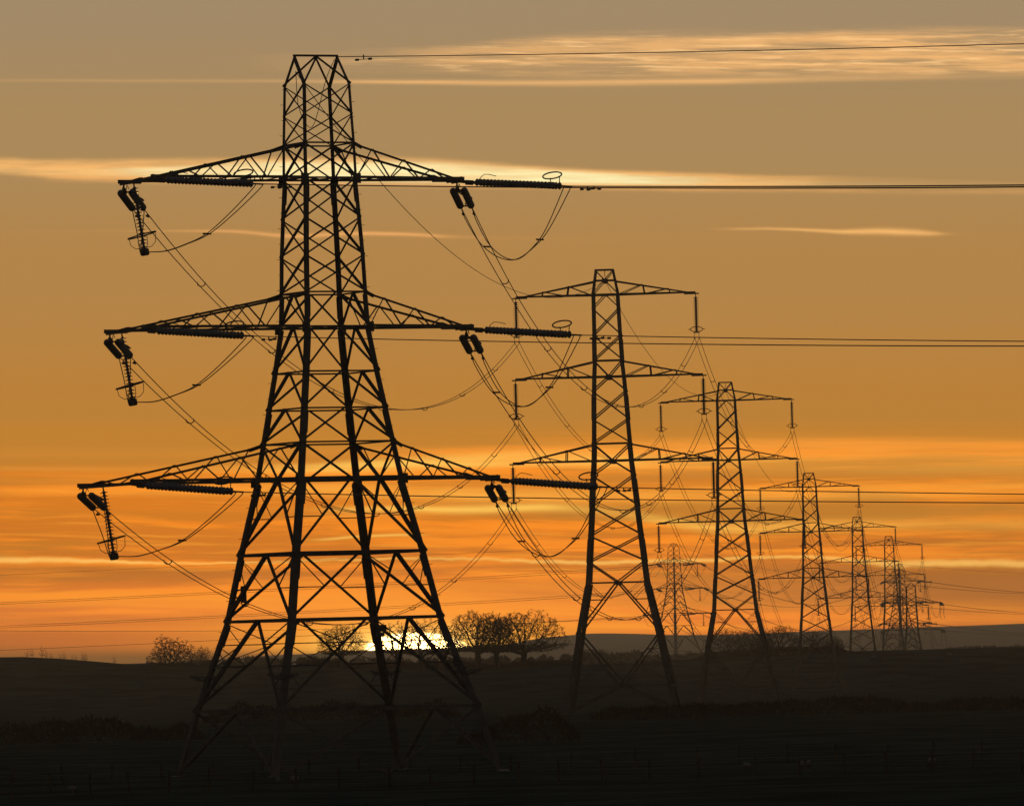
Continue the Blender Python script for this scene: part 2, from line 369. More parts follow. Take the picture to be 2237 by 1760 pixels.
# arms: (top level, bottom level, outer reach, outer half width, inner reach, inner half width)
ARMS1 = [(2, 3, 11.72, 2.55, 8.95, .70), (6, 7, 12.75, 2.9, 9.25, .75), (10, 11, 14.25, 4.15, 10.62, .85)]
ARMS2 = [(2, 3, 9.6, .9, 9.6, .9), (6, 7, 9.9, .9, 9.9, .9), (10, 11, 10.4, 1.0, 10.4, 1.0)]
def leg_width(z):
    if z > ZL[3]: return .165
    if z > ZL[7]: return .25
    if z > ZL[11]: return .33
    return .40
def tension_tower(name, arms, peak='ridge', detail=True, fat=1.0):
    leg_w = lambda z: leg_width(z)*fat
    root = empty(name, (0,0,0))
    for k in range(4):
        m = MB(); sx, sy = CR[k]
        for i in range(len(ZL)-1):
            a, b = corner(k, ZL[i]), corner(k, ZL[i+1])
            m.ang(a, b, leg_w((ZL[i]+ZL[i+1])/2), (-sx,0,0), (0,-sy,0))
            if i in (6, 11, 12, 13) or (detail and i in (3, 9)):     # splice plates
                d = (b-a).normalized(); w = leg_w(ZL[i])
                m.ang(a+d*.1-Vector((sx,sy,0))*.02, a+d*1.4-Vector((sx,sy,0))*.02, w*1.12, (-sx,0,0), (0,-sy,0))
        lg = m.build('leg', STEEL, root)
        if detail and k in (1, 3):      # step bolts up two of the legs
            z = 4.0; q = 0; mb = None
            while z < ZL[0]:
                c = corner(k, z); d = Vector((sx,0,0)) if q % 2 else Vector((0,sy,0))
                if mb is None:
                    mb = MB(); mb.tube([(-.02,0,0), (.19,0,0)], .014, 4); bo = mb.build('step_bolt', FITM, lg)
                else:
                    bo = bo.copy(); COL.objects.link(bo)
                bo.location = c; bo.rotation_euler.z = math.atan2(d.y, d.x); z += .92; q += 1
        if detail:
            c = corner(k, z_at(1478)); g = MB()
            for q in range(3):      # barbed anti-climb guard
                o = .5+q*.12
                P = [c+Vector((sx*o, sy*o, q*.1)), c+Vector((-sx*o, sy*o, q*.1)), c+Vector((-sx*o, -sy*o, q*.1)), c+Vector((sx*o, -sy*o, q*.1)), c+Vector((sx*o, sy*o, q*.1))]
                g.tube(P, .02, 4)
            for a in range(14):
                an = a*math.pi/7; g.tube([c+Vector((0,0,-.1)), c+Vector((math.cos(an)*.95, math.sin(an)*.95, .3))], .015, 4)
            g.build('anti_climb_guard', FITM, lg)
            f = MB(); c = corner(k, .1)
            f.lathe([(0,.55),(.25,.5),(.45,.28)], 10, Matrix.Translation(c-Vector((0,0,.45))) @ frame((0,0,1),(1,0,0)).to_4x4())
            f.build('footing', mat_conc(), lg)
    def face_mid(i, j, z, h=None): return (corner(i, z, h)+corner(j, z, h))/2
    for p in range(len(ZL)-1):
        zt, zb = ZL[p], ZL[p+1]; m = MB()
        w1 = (.075 if p < 2 else .108 if p < 6 else .14 if p < 11 else .178)*fat
        for fi, (i, j) in enumerate(FACES):
            inn = (-CR[i][0]-CR[j][0], -CR[i][1]-CR[j][1], 0)
            narrow = fi in (1, 3); ww = w1*(1.15 if narrow else .9)
            a, b, c, d = corner(i, zt), corner(j, zt), corner(i, zb), corner(j, zb)
            if p < 6:
                m.ang(a, d, ww, None, inn); m.ang(b, c, ww, None, inn)
            elif p == 10 or (p == 14 and not narrow):
                mid = (c+d)/2; m.ang(a, mid, ww, None, inn); m.ang(b, mid, ww, None, inn)
            else:
                mid = (a+b)/2; m.ang(mid, c, ww, None, inn); m.ang(mid, d, ww, None, inn)
                if 11 <= p <= 12:   # redundant members
                    for e, g in ((c, a), (d, b)):
                        m.ang(mid.lerp(e, .5), g.lerp(e, .5), .06); m.ang(mid.lerp(e, .5), g, .06, None, inn)
                        m.ang(mid.lerp(e, .25), g.lerp(e, .0), .05, None, inn) if narrow else None
                if p == 13:
                    for e, g in ((c, a), (d, b)):
                        m.ang(mid.lerp(e, .5), g.lerp(e, .5), .10)
                        for t in (.25, .75): m.ang(mid.lerp(e, t), g.lerp(e, t), .06)
                        m.ang(mid.lerp(e, .25), g, .06, None, inn); m.ang(mid.lerp(e, .5), g.lerp(e, .25), .06, None, inn)
                        m.ang(mid.lerp(e, .25), g.lerp(e, .5), .05, None, inn); m.ang(mid.lerp(e, .75), g.lerp(e, .5), .05, None, inn)
            if p in (2, 3, 6, 7, 8, 9, 10, 11, 12, 13, 14):
                m.ang(a, b, (.10 if p < 11 else .18), None, inn)
        if p in (3, 7, 11):     # plan bracing
            m.ang(corner(0, zt), corner(2, zt), .08); m.ang(corner(1, zt), corner(3, zt), .08)
        m.build('lattice_bracing', STEEL, root)
    m = MB(); h = HW[0]; zt = topz
    if peak == 'ridge':
        eL, eR, md = TP(-1.45,0,zt), TP(1.45,0,zt), TP(0,0,zt-.05)
        m.ang(eL, eR, .12); m.ang(eL+Vector((0,.12,0)), eR+Vector((0,.12,0)), .10)
        for k in range(4):
            c = corner(k, ZL[0]); e = eL if CR[k][0] < 0 else eR
            m.ang(c, e, .16, (-CR[k][0],0,0), (0,-CR[k][1],0)); m.ang(c, md, .12 if k % 2 else .09)
    else:
        ap = TP(0,0,zt-.3)
        for k in range(4):
            m.ang(corner(k, ZL[0], 1.25), ap, .16, (-CR[k][0],0,0), (0,-CR[k][1],0))
        for i, j in FACES:
            m.ang(corner(i, ZL[0]), corner(j, ZL[0]), .09)
    m.build('earth_wire_peak', STEEL, root)
    info = []
    for ti, bi, Lo, to, Li, tI in arms:
        zt, zb = ZL[ti], ZL[bi]
        for sgn, L, t in ((-1, Lo, to), (1, Li, tI)):
            m = MB(); T = {}
            for sw in (-1, 1):
                k = CR.index((sgn, sw)); tipp = TP(sgn*L, sw*t, zb-.02); T[sw] = tipp
                a, b = corner(k, zt), corner(k, zb)
                inn = (0, -sw, 0)
                m.ang(a, tipp, .13*fat, (0,0,-1), inn); m.ang(b, tipp, .155*fat, (0,0,1), inn)
                n = 3.9 if L > 11 else 3.1; f = 0.0; st_ = 1.0/n; low = sw < 0
                q = b if low else a.lerp(tipp, .06)
                while f < .93:      # zigzag lacing, its panels shortening toward the tip; the two faces half a panel apart
                    f += st_*.5*(1-.35*f); low = not low
                    w_ = b.lerp(tipp, f) if low else a.lerp(tipp, f)
                    m.ang(q, w_, .075, None, inn); q = w_
            for q in range(6):
                f0, f1 = q/6, (q+1)/6
                c0, c1 = corner(CR.index((sgn,-1)), zb), corner(CR.index((sgn,1)), zb)
                if q % 2: c0, c1 = c1, c0; A_, B_ = T[1], T[-1]
                else: A_, B_ = T[-1], T[1]
                m.ang(c0.lerp(A_, f0), c1.lerp(B_, f1), .06)
                if q: m.ang(c0.lerp(A_, f0), c1.lerp(B_, f0), .06)
            # tip beam and gusset plates
            e = Vector((sgn*.05, 0, 0))
            m.ang(T[-1]+Vector((0,-.12,0))+e, T[1]+Vector((0,.12,0))+e, .17, (0,0,-1), (-sgn,0,0))
            m.ang(T[-1]+Vector((0,-.12,0))-e*6, T[1]+Vector((0,.12,0))-e*6, .13, (0,0,-1), (sgn,0,0))
            for sw in (-1, 1):
                m.box(T[sw]+Vector((-sgn*.55, 0, .05)), 1.5, .03, .24)
                a_c = corner(CR.index((sgn, sw)), zt); m.ang(a_c+Vector((0,0,.1)), a_c.lerp(T[sw], .07), .22, (0,0,-1), (0,-sw,0))
                m.box(corner(CR.index((sgn, sw)), zb)+Vector((0, 0, .0)), .5, .03, .6)
            m.build('crossarm', STEEL, root)
            info.append((sgn, T))
    if detail:
        s = MB(); s.box(corner(2, z_at(1373))+Vector((.05,-.1,0)), 1.0, .06, .40); s.build('danger_plate', FITM, root)
        s = MB(); s.box(corner(2, z_at(1387))+Vector((.0,-.25,0)), .55, .04, .26); s.build('circuit_plate', SIGN, root)
        s = MB(); s.box(corner(1, z_at(1452))+Vector((-.5,-.2,0)), .34, .03, .55); s.build('number_plate', FITM, root)
        s = MB(); c = corner(3, z_at(1292)); s.box(c+Vector((.75,-.3,.0)), .30, .20, 1.0); s.tube([c, c+Vector((.9,-.3,.45))], .04, 5); s.tube([c, c+Vector((.9,-.3,-.4))], .04, 5)
        s.build('cable_joint_box', FITM, root)
    return root, info
_mc = []
def mat_conc():
    if not _mc: _mc.append(mat('footing_concrete', (.25,.24,.22), (.33,.32,.3), .9, 0, 5))
    return _mc[0]

# ------------------------------------------------------------------ suspension tower
SL = [(45.8,.97),(44.7,1.16),(43.2,1.40),(41.8,1.42),(39.0,1.48),(36.4,1.54),(34.7,1.68),(33.2,1.76),(30.3,1.88),(27.8,2.0),(26.0,2.11),(24.5,2.24),(21.3,2.5),(18.25,2.76),(15.55,3.0),(13.4,3.2),(8.15,4.3),(2.7,5.34),(0,5.85)]
SPAT = ['V','A','A','X','X','V','A','X','X','V','A','X','X','X','V','A','V','A']
SARM = [(44.7,43.2,9.35),(36.4,34.7,9.75),(27.8,26.0,10.4)]
D2 = 837.0
RS = Matrix.Rotation(R_(-3.8), 3, 'Z')
top2 = at(1320.4, 591, D2); mid2 = at(1350.6, 1274, D2)
LEAN2 = (top2.x-mid2.x)/(top2.z-mid2.z)
SH = 45.8
def shw(z):
    for (a, p), (b, q) in zip(SL, SL[1:]):
        if a >= z >= b: return p+(q-p)*(z-a)/(b-a)
    return SL[-1][1]
def SP(u, w, z): return Vector((u+LEAN2*z, w, z))
def scorner(k, z): h = shw(z); return SP(CR[k][0]*h, CR[k][1]*h, z)
def suspension_tower(name):
    root = empty(name, (0,0,0))
    for k in range(4):
        m = MB(); sx, sy = CR[k]
        for i in range(len(SL)-1):
            z0, z1 = SL[i][0], SL[i+1][0]
            w = .17 if z0 > 44 else .27 if z0 > 30 else .34 if z0 > 14 else .42
            a, b = scorner(k, z0), scorner(k, z1)
            m.ang(a, b, w, (-sx,0,0), (0,-sy,0))
            if i in (4, 7, 11, 13, 15):
                d = (b-a).normalized(); o = Vector((sx*.05, sy*.05, 0))
                m.ang(a+o+d*.3, b+o, w*1.1, (-sx,0,0), (0,-sy,0))
        m.build('leg', STEEL, root)
    for p, pat in enumerate(SPAT):
        zt, zb = SL[p][0], SL[p+1][0]; m = MB()
        for fi, (i, j) in enumerate(FACES):
            inn = (-(CR[i][0]+CR[j][0]), -(CR[i][1]+CR[j][1]), 0)
            a, b, c, d = scorner(i, zt), scorner(j, zt), scorner(i, zb), scorner(j, zb)
            w = .10 if p < 3 else .14 if p < 15 else .17
            if pat == 'X': m.ang(a, d, w, None, inn); m.ang(b, c, w*.9, None, inn)
            elif pat == 'V':
                mid = (c+d)/2; m.ang(a, mid, w, None, inn); m.ang(b, mid, w, None, inn)
                m.box(mid, .5 if abs(inn[1]) else .04, .04 if abs(inn[1]) else .5, .45)
            else:
                mid = (a+b)/2; m.ang(mid, c, w, None, inn); m.ang(mid, d, w, None, inn)
            if zt in (45.8, 44.7, 43.2, 36.4, 34.7, 27.8, 26.0, 13.4, 2.7): m.ang(a, b, .12 if zt not in (43.2,34.7,26.0) else .16, None, inn)
            if p >= 15 and pat == 'A' and zt > 5:
                for e, g in ((c, a), (d, b)):
                    mid = (a+b)/2
                    for t in (.33, .66): m.ang(mid.lerp(e, t), g.lerp(e, t), .07)
                    m.ang(mid.lerp(e, .33), g, .06, None, inn); m.ang(mid.lerp(e, .66), g.lerp(e, .33), .06, None, inn)
            if p == 16:
                mid = (c+d)/2
                for e, g in ((a, c), (b, d)):
                    for t in (.3, .6): m.ang(e.lerp(mid, t), e.lerp(g, t), .07)
                    m.ang(e.lerp(mid, .3), e.lerp(g, .6), .06, None, inn); m.ang(e.lerp(mid, .6), g, .06, None, inn)
        m.build('lattice_bracing', STEEL, root)
    for zt, zb, L in SARM:
        for sgn in (-1, 1):
            m = MB(); tip = SP(sgn*L, 0, zb+.02)
            for sw in (-1, 1):
                k = CR.index((sgn, sw)); a, b = scorner(k, zt), scorner(k, zb); o = Vector((0, sw*.05, 0))
                m.ang(a, tip+o, .13, (0,0,-1), (0,-sw,0)); m.ang(b, tip+o, .16, (0,0,1), (0,-sw,0))
                P1, P2 = (a.lerp(tip, .33), b.lerp(tip, .33)), (a.lerp(tip, .66), b.lerp(tip, .66))
                m.ang(P1[0], P1[1], .11, (1,0,0)); m.ang(P2[0], P2[1], .10, (1,0,0))
                m.ang(b, P1[0], .09, None, (0,-sw,0)); m.ang(P1[1], P2[0], .08, None, (0,-sw,0))
            k0, k1 = CR.index((sgn,-1)), CR.index((sgn,1))
            for q in range(5):
                b0, b1 = scorner(k0, zb), scorner(k1, zb)
                if q % 2: b0, b1 = b1, b0
                m.ang(b0.lerp(tip, q/6), b1.lerp(tip, (q+1)/6), .06)
            m.ang(tip-Vector((sgn*1.2,0,0)), tip+Vector((sgn*.35,0,0)), .14, (0,0,-1))
            m.build('crossarm', STEEL, root)
    return root

# ------------------------------------------------------------------ insulator strings (local x = along the string)
def disc_stack(m, x0, L, n, r, M=None, seg=12, core=1.0):
    p = L/n; prof = [(x0, .04)]
    for i in range(n):
        a = x0+i*p
        prof += [(a+p*.10, r*.45*core), (a+p*.38, r*.60*core), (a+p*.50, r*.97), (a+p*.60, r), (a+p*.66, r*.93), (a+p*.70, r*.42*core), (a+p*.95, r*.40*core)]
    prof.append((x0+L, .04)); m.lathe(prof, seg, M)
SPC = .33      # half distance between twin strings / twin conductors
TLEN = 8.0
def tension_set(horn_up=1, ring=True):
    root = empty('tension_insulator_set', (0,0,0))
    m = MB()
    m.tube([(0,0,.32),(0,0,0)], .06, 6); m.tube([(-.15,0,.02),(1.05,0,-.02)], .10, 6); m.box((.62,0,-.03), .5, .14, .30)
    m.build('link', FITM, root)
    m = MB(); m.box((1.12,0,0), .3, 2*SPC+.2, .05); m.build('yoke', FITM, root)
    for s in (-1, 1):
        m = MB(); disc_stack(m, 1.3, 5.9, 22, .225, Matrix.Translation((0, s*SPC, 0)))
        m.build('insulator_string', GLASSM, root, True)
    m = MB(); m.box((7.32,0,0), .28, 2*SPC+.2, .05)
    for s in (-1, 1): m.tube([(7.3,s*SPC,0),(8.0,s*SPC,0)], .05, 6)
    m.build('yoke', FITM, root)
    if ring:
        m = MB(); P = []
        for i in range(25):
            a = 2*math.pi*i/24; P.append((6.75+.62*math.cos(a), .42*math.sin(a), .60+.22*math.sin(a)))
        m.tube(P, .045, 6, cap=False); m.tube([(6.75,0,0),(6.75,-.2,.45)], .03, 5); m.tube([(7.3,0,0),(7.3,0,.55)], .03, 5)
        m.build('corona_ring', FITM, root, True)
        m = MB(); m.tube([(1.2,0,0),(1.45,0,.3),(1.7,0,.5),(2.1,0,.5),(2.6,0,.42)], .022, 5); m.build('arcing_horn', FITM, root)
    return root
def suspension_set():
    root = empty('suspension_insulator_set', (0,0,0))
    m = MB(); m.tube([(0,0,0),(.35,0,0)], .05, 6); m.build('link', FITM, root)
    m = MB(); disc_stack(m, .3, 3.6, 17, .29, None, 12, .80); m.build('insulator_string', GLASSM, root, True)
    m = MB(); P = []
    for i in range(25):
        a = 2*math.pi*i/24; P.append((3.68+.27*math.sin(a), .62*math.cos(a), .16*math.sin(a)))
    m.tube(P, .04, 6, cap=False)
    m.tube([(3.5,0,.3),(3.95,0,.05)], .03, 5); m.tube([(3.5,0,-.3),(3.95,0,-.05)], .03, 5)
    m.tube([(3.68,.58,0),(3.68,.85,0)], .04, 5); m.tube([(3.68,-.58,0),(3.68,-.85,0)], .04, 5)
    m.build('corona_ring', FITM, root, True)
    m = MB(); m.tube([(3.85,0,0),(4.0,0,0)], .05, 6); m.box((4.0,0,0), .12, 2*.24+.1, .05)
    for s in (-1, 1): m.tube([(4.0,s*.24,0),(4.5,s*.24,0)], .025, 5); m.tube([(4.53,s*.24,-.28),(4.6,s*.24,0),(4.53,s*.24,.28)], .05, 6)
    m.build('clamp_yoke', FITM, root)
    return root
def pilot_set():
    root = empty('pilot_insulator_set', (0,0,0))
    m = MB(); m.tube([(0,0,0),(.3,0,0)], .05, 6); m.build('link', FITM, root)
    m = MB(); disc_stack(m, .25, 3.70, 18, .24, None, 12, .72); m.build('insulator_string', GLASSM, root, True)
    m = MB(); m.lathe([(3.95,.2),(4.0,.27),(4.3,.27),(4.36,.2)], 14); m.build('balance_weight', FITM, root, True)
    m = MB(); P = []
    for i in range(25):
        a = 2*math.pi*i/24; P.append((3.15+.10*math.cos(a), .85*math.cos(a), .85*math.sin(a)))
    m.tube(P, .04, 6, cap=False)
    for q in range(4):
        a = q*math.pi/2+.3; c, s = math.cos(a)*.85, math.sin(a)*.85
        m.tube([(3.15,c,s),(3.65,c*.92,s*.92),(3.88,c*.6,s*.6),(3.94,0,0)], .02, 5)
    m.build('corona_ring', FITM, root, True)
    return root

# ------------------------------------------------------------------ conductors
def para(a, b, sag, n=48):
    return [a.lerp(b, i/n)-Vector((0,0,4*sag*(i/n)*(1-i/n))) for i in range(n+1)]
def bundle(name, a, b, sag, sp, r, label, group, spacers=0, dampers=False, sp2=None, n=48, cat='power line'):
    """twin conductor hung between a and b; sp/sp2: half spacing at each end"""
    sp2 = sp if sp2 is None else sp2
    root = empty(name, a); tag(root, label, cat, group)
    d = (b-a); d.z = 0; d.normalize(); side = Vector((-d.y, d.x, 0))
    for s in (-1, 1):
        m = MB(); P = para(a, b, sag, n); k = len(P)-1
        m.tube([p+side*s*(sp+(sp2-sp)*min(1, i/k*8))-a for i, p in enumerate(P)], r, 5)
        m.build('conductor', WIRE, root, True)
        if dampers:
            m = MB()
            for t in (1.6,):
                p = para(a, b, sag, 400)[0].lerp(b, t/(b-a).length)-Vector((0,0,4*sag*t/(b-a).length))+side*s*sp-a
                m.tube([p+d*-.45-Vector((0,0,.16)), p+d*.45-Vector((0,0,.16))], .02, 5)
                m.tube([p+d*-.5-Vector((0,0,.16)), p+d*-.3-Vector((0,0,.16))], .07, 7); m.tube([p+d*.3-Vector((0,0,.16)), p+d*.5-Vector((0,0,.16))], .07, 7)
                m.tube([p, p-Vector((0,0,.16))], .04, 5)
            m.build('vibration_damper', FITM, root)
    L = (b-a).length
    for i in range(spacers):
        t = (i+.75)/(spacers+.5); p = a.lerp(b, t)-Vector((0,0,4*sag*t*(1-t)))-a; q = sp+(sp2-sp)*min(1, t*8)
        m = MB(); u = Vector((0,0,1))
        m.tube([p+side*q+u*.07, p+side*q*.9-u*.10, p+side*q*.35-u*.20, p-side*q*.35-u*.20, p-side*q*.9-u*.10, p-side*q+u*.07], .035, 5)
        m.build('spacer', FITM, root)
    return root
def single(name, a, b, sag, r, label, group, n=48, cat='earth wire'):
    m = MB(); m.tube([p-a for p in para(a, b, sag, n)], r, 5)
    o = m.build(name, WIRE, None, True); o.location = a; return tag(o, label, cat, group)
def solve_edge(a, b, xe, ye):
    lo, hi = -5, 40
    for _ in range(40):
        s = (lo+hi)/2; P = para(a, b, s, 300); yy = None
        for p, q in zip(P, P[1:]):
            (x0, y0), (x1, y1) = proj(p), proj(q)
            if (x0-xe)*(x1-xe) <= 0: yy = y0+(y1-y0)*(xe-x0)/(x1-x0+1e-9); break
        if yy is None or yy < ye: lo = s
        else: hi = s
        if yy is None: break
    return (lo+hi)/2
def solve_min(a, b, ymax):
    lo, hi = 0, 40
    for _ in range(40):
        s = (lo+hi)/2; yy = max(proj(p)[1] for p in para(a, b, s, 120))
        if yy < ymax: lo = s
        else: hi = s
    return (lo+hi)/2
def curve3(P, n=10):
    """Catmull-Rom through the points"""
    P = [Vector(p) for p in P]; Q = [P[0]*2-P[1]]+P+[P[-1]*2-P[-2]]; out = []
    for i in range(1, len(Q)-2):
        for k in range(n):
            t = k/n; a, b, c, d = Q[i-1:i+3]
            out.append(((b*2)+(c-a)*t+(a*2-b*5+c*4-d)*t*t+(b*3-a-c*3+d)*t**3)/2)
    return out+[P[-1]]

# ================================================================== towers
LEVEL = ['top', 'middle', 'bottom']
t1, _ = tension_tower('angle_pylon', ARMS1)
t1.location = base1; t1.rotation_euler.z = TH
tag(t1, 'largest and nearest pylon, a broad lattice angle tower on the left', 'pylon', 'lattice pylons')
M1 = Matrix.Translation(base1) @ Matrix.Rotation(TH, 4, 'Z')
def place_susp(px, py, D, label, src=None):
    top = at(px, py, D); b = Vector((top.x, D, top.z))-RS @ Vector((LEAN2*SH, 0, SH))
    o = suspension_tower('suspension_pylon') if src is None else copy_tree(src)
    o.location = b; o.rotation_euler.z = R_(-3.8); tag(o, label, 'pylon', 'lattice pylons'); return o, b
SUS = []
specs = [(1320.4,591,837,'second largest pylon, a slender lattice suspension tower right of the big angle tower'),
         (1584.2,836,1151,'third pylon of the row, its top crossarm level with the second pylon middle arms'),
         (1766.6,1034,1533,'fourth pylon of the row, about half as tall as the second one'),
         (1871.6,1129.3,1988,'fifth pylon of the row, small and standing behind the ridge on the right'),
         (1941,1171,2294,'sixth pylon of the row, smallest suspension tower, just left of the dark pointed one')]
src = None
for s in specs:
    o, b = place_susp(*s, src=src); src = src or o; SUS.append((o, b, s[2]))
# bring the ground up/down to each tower base
for (o, b, D) in SUS[3:]:
    BUMPS.append((b.x, b.y, 0))
BUMPS = []
# the second line far behind
def place_tens(px, pytop, D, rot, label, name, tmpl):
    top = at(px, pytop, D); o = copy_tree(tmpl) if tmpl.get('used') else tmpl
    tmpl['used'] = 1
    o.location = (top.x, D, top.z-topz); o.rotation_euler.z = rot
    tag(o, label, 'pylon', 'lattice pylons'); return o, Matrix.Translation((top.x, D, top.z-topz)) @ Matrix.Rotation(rot, 4, 'Z')
tB, _ = tension_tower('angle_pylon', ARMS1, detail=False, fat=1.35)
oB1, MB1 = place_tens(1470, 1187, 2910, R_(180+43), 'small hazy angle pylon seen between the second and third pylons', 'angle_pylon', tB)
oB2, MB2 = place_tens(1963, 1232, 3450, R_(180+38), 'faintest pylon in the haze, overlapped by the sixth pylon', 'angle_pylon', tB)
t8, _ = tension_tower('tension_pylon', ARMS2, 'apex', detail=False, fat=1.35)
top8 = at(1991, 1268, 2650); t8.location = (top8.x, 2650, top8.z-topz); t8.rotation_euler.z = R_(-6)
M8 = Matrix.Translation(t8.location) @ Matrix.Rotation(R_(-6), 4, 'Z')
tag(t8, 'dark pylon with a pointed peak at the far right end of the row', 'pylon', 'lattice pylons')
for T in (tB, oB2, t8):
    if 'used' in T: del T['used']
if 'used' in oB1: del oB1['used']
for M, D in ((MB1, 2910), (MB2, 3450), (M8, 2650), *[(Matrix.Translation(b), D) for o, b, D in SUS[2:]]):
    p = M.translation
    BUMPS.append((p.x, p.y, 0))
_b = []
for bx, by, _z in BUMPS:
    pass
BUMPS = []
NEED = [(M.translation.x, M.translation.y, M.translation.z) for M in (MB1, MB2, M8)] + [(b.x, b.y, b.z) for o, b, D in SUS[3:]]
for bx, by, bz in NEED:
    cur = ground(bx, by); BUMPS.append((bx, by, bz-cur+.3))

# ================================================================== strings and wires of the nearest tower
dirB = Vector((math.cos(R_(36.5)), -math.sin(R_(36.5)), 0))
TS = tension_set(); SSs = suspension_set(); PS = pilot_set()
used = {'t': 0, 's': 0, 'p': 0}
def put(kind, loc, d, up=(0,0,1)):
    src_ = {'t': TS, 's': SSs, 'p': PS}[kind]
    o = src_ if not used[kind] else copy_tree(src_)
    used[kind] += 1
    o.matrix_world = Matrix.Translation(loc) @ frame(d, up).to_4x4()
    return o
SIDE = {-1: 'left', 1: 'right'}
def arm_tip(M, arms, lv, sgn, w):
    ti, bi, Lo, to, Li, tI = arms[lv]; L = Lo if sgn < 0 else Li
    return M @ (TP(sgn*(L+.02), w, ZL[bi]-.14))
def susp_tip(k, lv, sgn):
    b = SUS[k][1]; zt, zb, L = SARM[lv]; return b+RS @ SP(sgn*L, 0, zb-.08)
def susp_clamp(k, lv, sgn): return susp_tip(k, lv, sgn)+Vector((0.04,0,-4.58))
RW = .029
edgeY = {(-1,0): 408.5, (1,0): 404.5, (-1,1): 756, (1,1): 745.5, (-1,2): 1098, (1,2): 1079}
minY = {(1,0): 889, (-1,0): 895, (1,1): 1083+35, (-1,1): 1120, (1,2): 1355, (-1,2): 1362}
SAGREF = None; sags = {}
for lv in range(3):
    for sgn in (-1, 1):
        t = (ARMS1[lv][3] if sgn < 0 else ARMS1[lv][5]); side = SIDE[sgn]; L = LEVEL[lv]
        # away to the second pylon
        wA = t-.35 if sgn < 0 else 0.0
        pa = arm_tip(M1, ARMS1, lv, sgn, wA)
        if sgn < 0: pa = arm_tip(M1, ARMS1, lv, sgn, t-.45)
        clampB = susp_clamp(0, lv, sgn)
        h = (clampB-pa); h.z = 0; h.normalize(); dA = (h+Vector((0,0,-.10))).normalized(); pa = pa+Vector((0,0,-.30))
        o = put('t', pa, dA); tag(o, f'two fat foreshortened insulator strings under the nearest pylon {side} {L} crossarm tip', 'insulator', 'tension insulators of the nearest pylon')
        ea = pa+dA*TLEN
        s = 11.5
        if lv == 0: s = solve_min(ea, clampB, minY[(sgn, lv)])
        else: s = sags[(sgn, 0)]
        sags[(sgn, lv)] = s
        bundle('twin_conductor', ea, clampB, s, SPC, RW, f'twin cable sagging from the nearest pylon {side} {L} arm to the second pylon', 'cables from the nearest pylon to the second', 7, True, .24)
        # right-going line
        wB = -t+.1 if sgn < 0 else -t+.1
        pb = arm_tip(M1, ARMS1, lv, sgn, wB)
        dBr = (dirB+Vector((0,0,-.09))).normalized()
        o = put('t', pb, dBr); tag(o, f'long ribbed insulator string lying level at the {side} {L} crossarm of the nearest pylon', 'insulator', 'tension insulators of the nearest pylon')
        eb = pb+dBr*TLEN
        far = eb+dirB*330; far.z = eb.z
        sB = solve_edge(eb, far, 2237, edgeY[(sgn, lv)])
        bundle('twin_conductor', eb, far, sB, SPC, RW, f'near-level twin cable from the nearest pylon {side} {L} arm to the right edge', 'level cables crossing to the right edge', 4, True, n=120)
        # jumper loop
        jr = empty('jumper_loop', eb)
        tag(jr, f'drooping jumper loop of two cables under the {side} {L} crossarm of the nearest pylon', 'jumper cable', 'jumper loops of the nearest pylon')
        dn = Vector((0,0,-1)); sideA = Vector((-h.y, h.x, 0)); sideB = Vector((-dirB.y, dirB.x, 0))
        if sgn < 0:
            pp = arm_tip(M1, ARMS1, lv, sgn, t-2.0 if lv == 0 else t-2.3 if lv == 1 else t-3.6)
            dP = Vector((.135,0,-1)).normalized()
            o = put('p', pp, dP, (0,1,0)); tag(o, f'hanging insulator with ring and weight under the nearest pylon left {L} crossarm', 'insulator', 'pilot insulators of the nearest pylon')
            pw = pp+dP*4.2
        for q, s_ in enumerate((-1, 1)):
            A0 = ea-dA*.3+sideA*SPC*s_; B0 = eb-dBr*.15 + sideB*SPC*s_
            m = MB()
            if sgn < 0:
                c = pw+Vector((0,0,.02))
                P = [B0, B0+dn*.22+Vector((-.04,0,0)), B0.lerp(c, .22)+dn*(.80-.05*q), B0.lerp(c, .44)+dn*(1.16-.05*q), B0.lerp(c, .64)+dn*(.98-.04*q), B0.lerp(c, .81)+dn*.66, c+Vector((.30,-.1,.02)), c]
                m.tube([p-eb for p in curve3(P)], .03, 5)
                A1 = A0.lerp(c, .5)+(A0-c).cross(Vector((0,0,1))).normalized()*0.0+Vector((-.12,.2,-.1))
                P = [c, c+Vector((-.25,.15,-.05)), A1, A0+dn*.25, A0]
                m.tube([p-eb for p in curve3(P)], .03, 5)
            else:
                dr = 3.75
                low = A0.lerp(B0, .5)+dn*dr
                P = [B0, B0+dn*.35+Vector((-.10,0,0)), A0.lerp(B0, .80)+dn*(dr*.62), A0.lerp(B0, .66)+dn*(dr*.86), A0.lerp(B0, .5)+dn*dr, A0.lerp(B0, .34)+dn*(dr*.92), A0.lerp(B0, .18)+dn*(dr*.66), A0.lerp(B0, .05)+dn*(dr*.25), A0]
                m.tube([p-eb for p in curve3(P)], .03, 5)
            m.build('jumper_cable', WIRE, jr, True)
        B0 = eb-dBr*.3; A0 = (pw if sgn < 0 else ea)
        for f_, dz in (((.44, 1.13),) if sgn < 0 else ((.74, 2.85), (.2, 2.62))):
            p = (B0.lerp(A0, f_) if sgn < 0 else A0.lerp(B0, f_))+dn*dz-eb; sd_ = sideB*.36
            m = MB(); m.tube([p-sd_, p+sd_], .05, 6); m.build('spacer', FITM, jr)
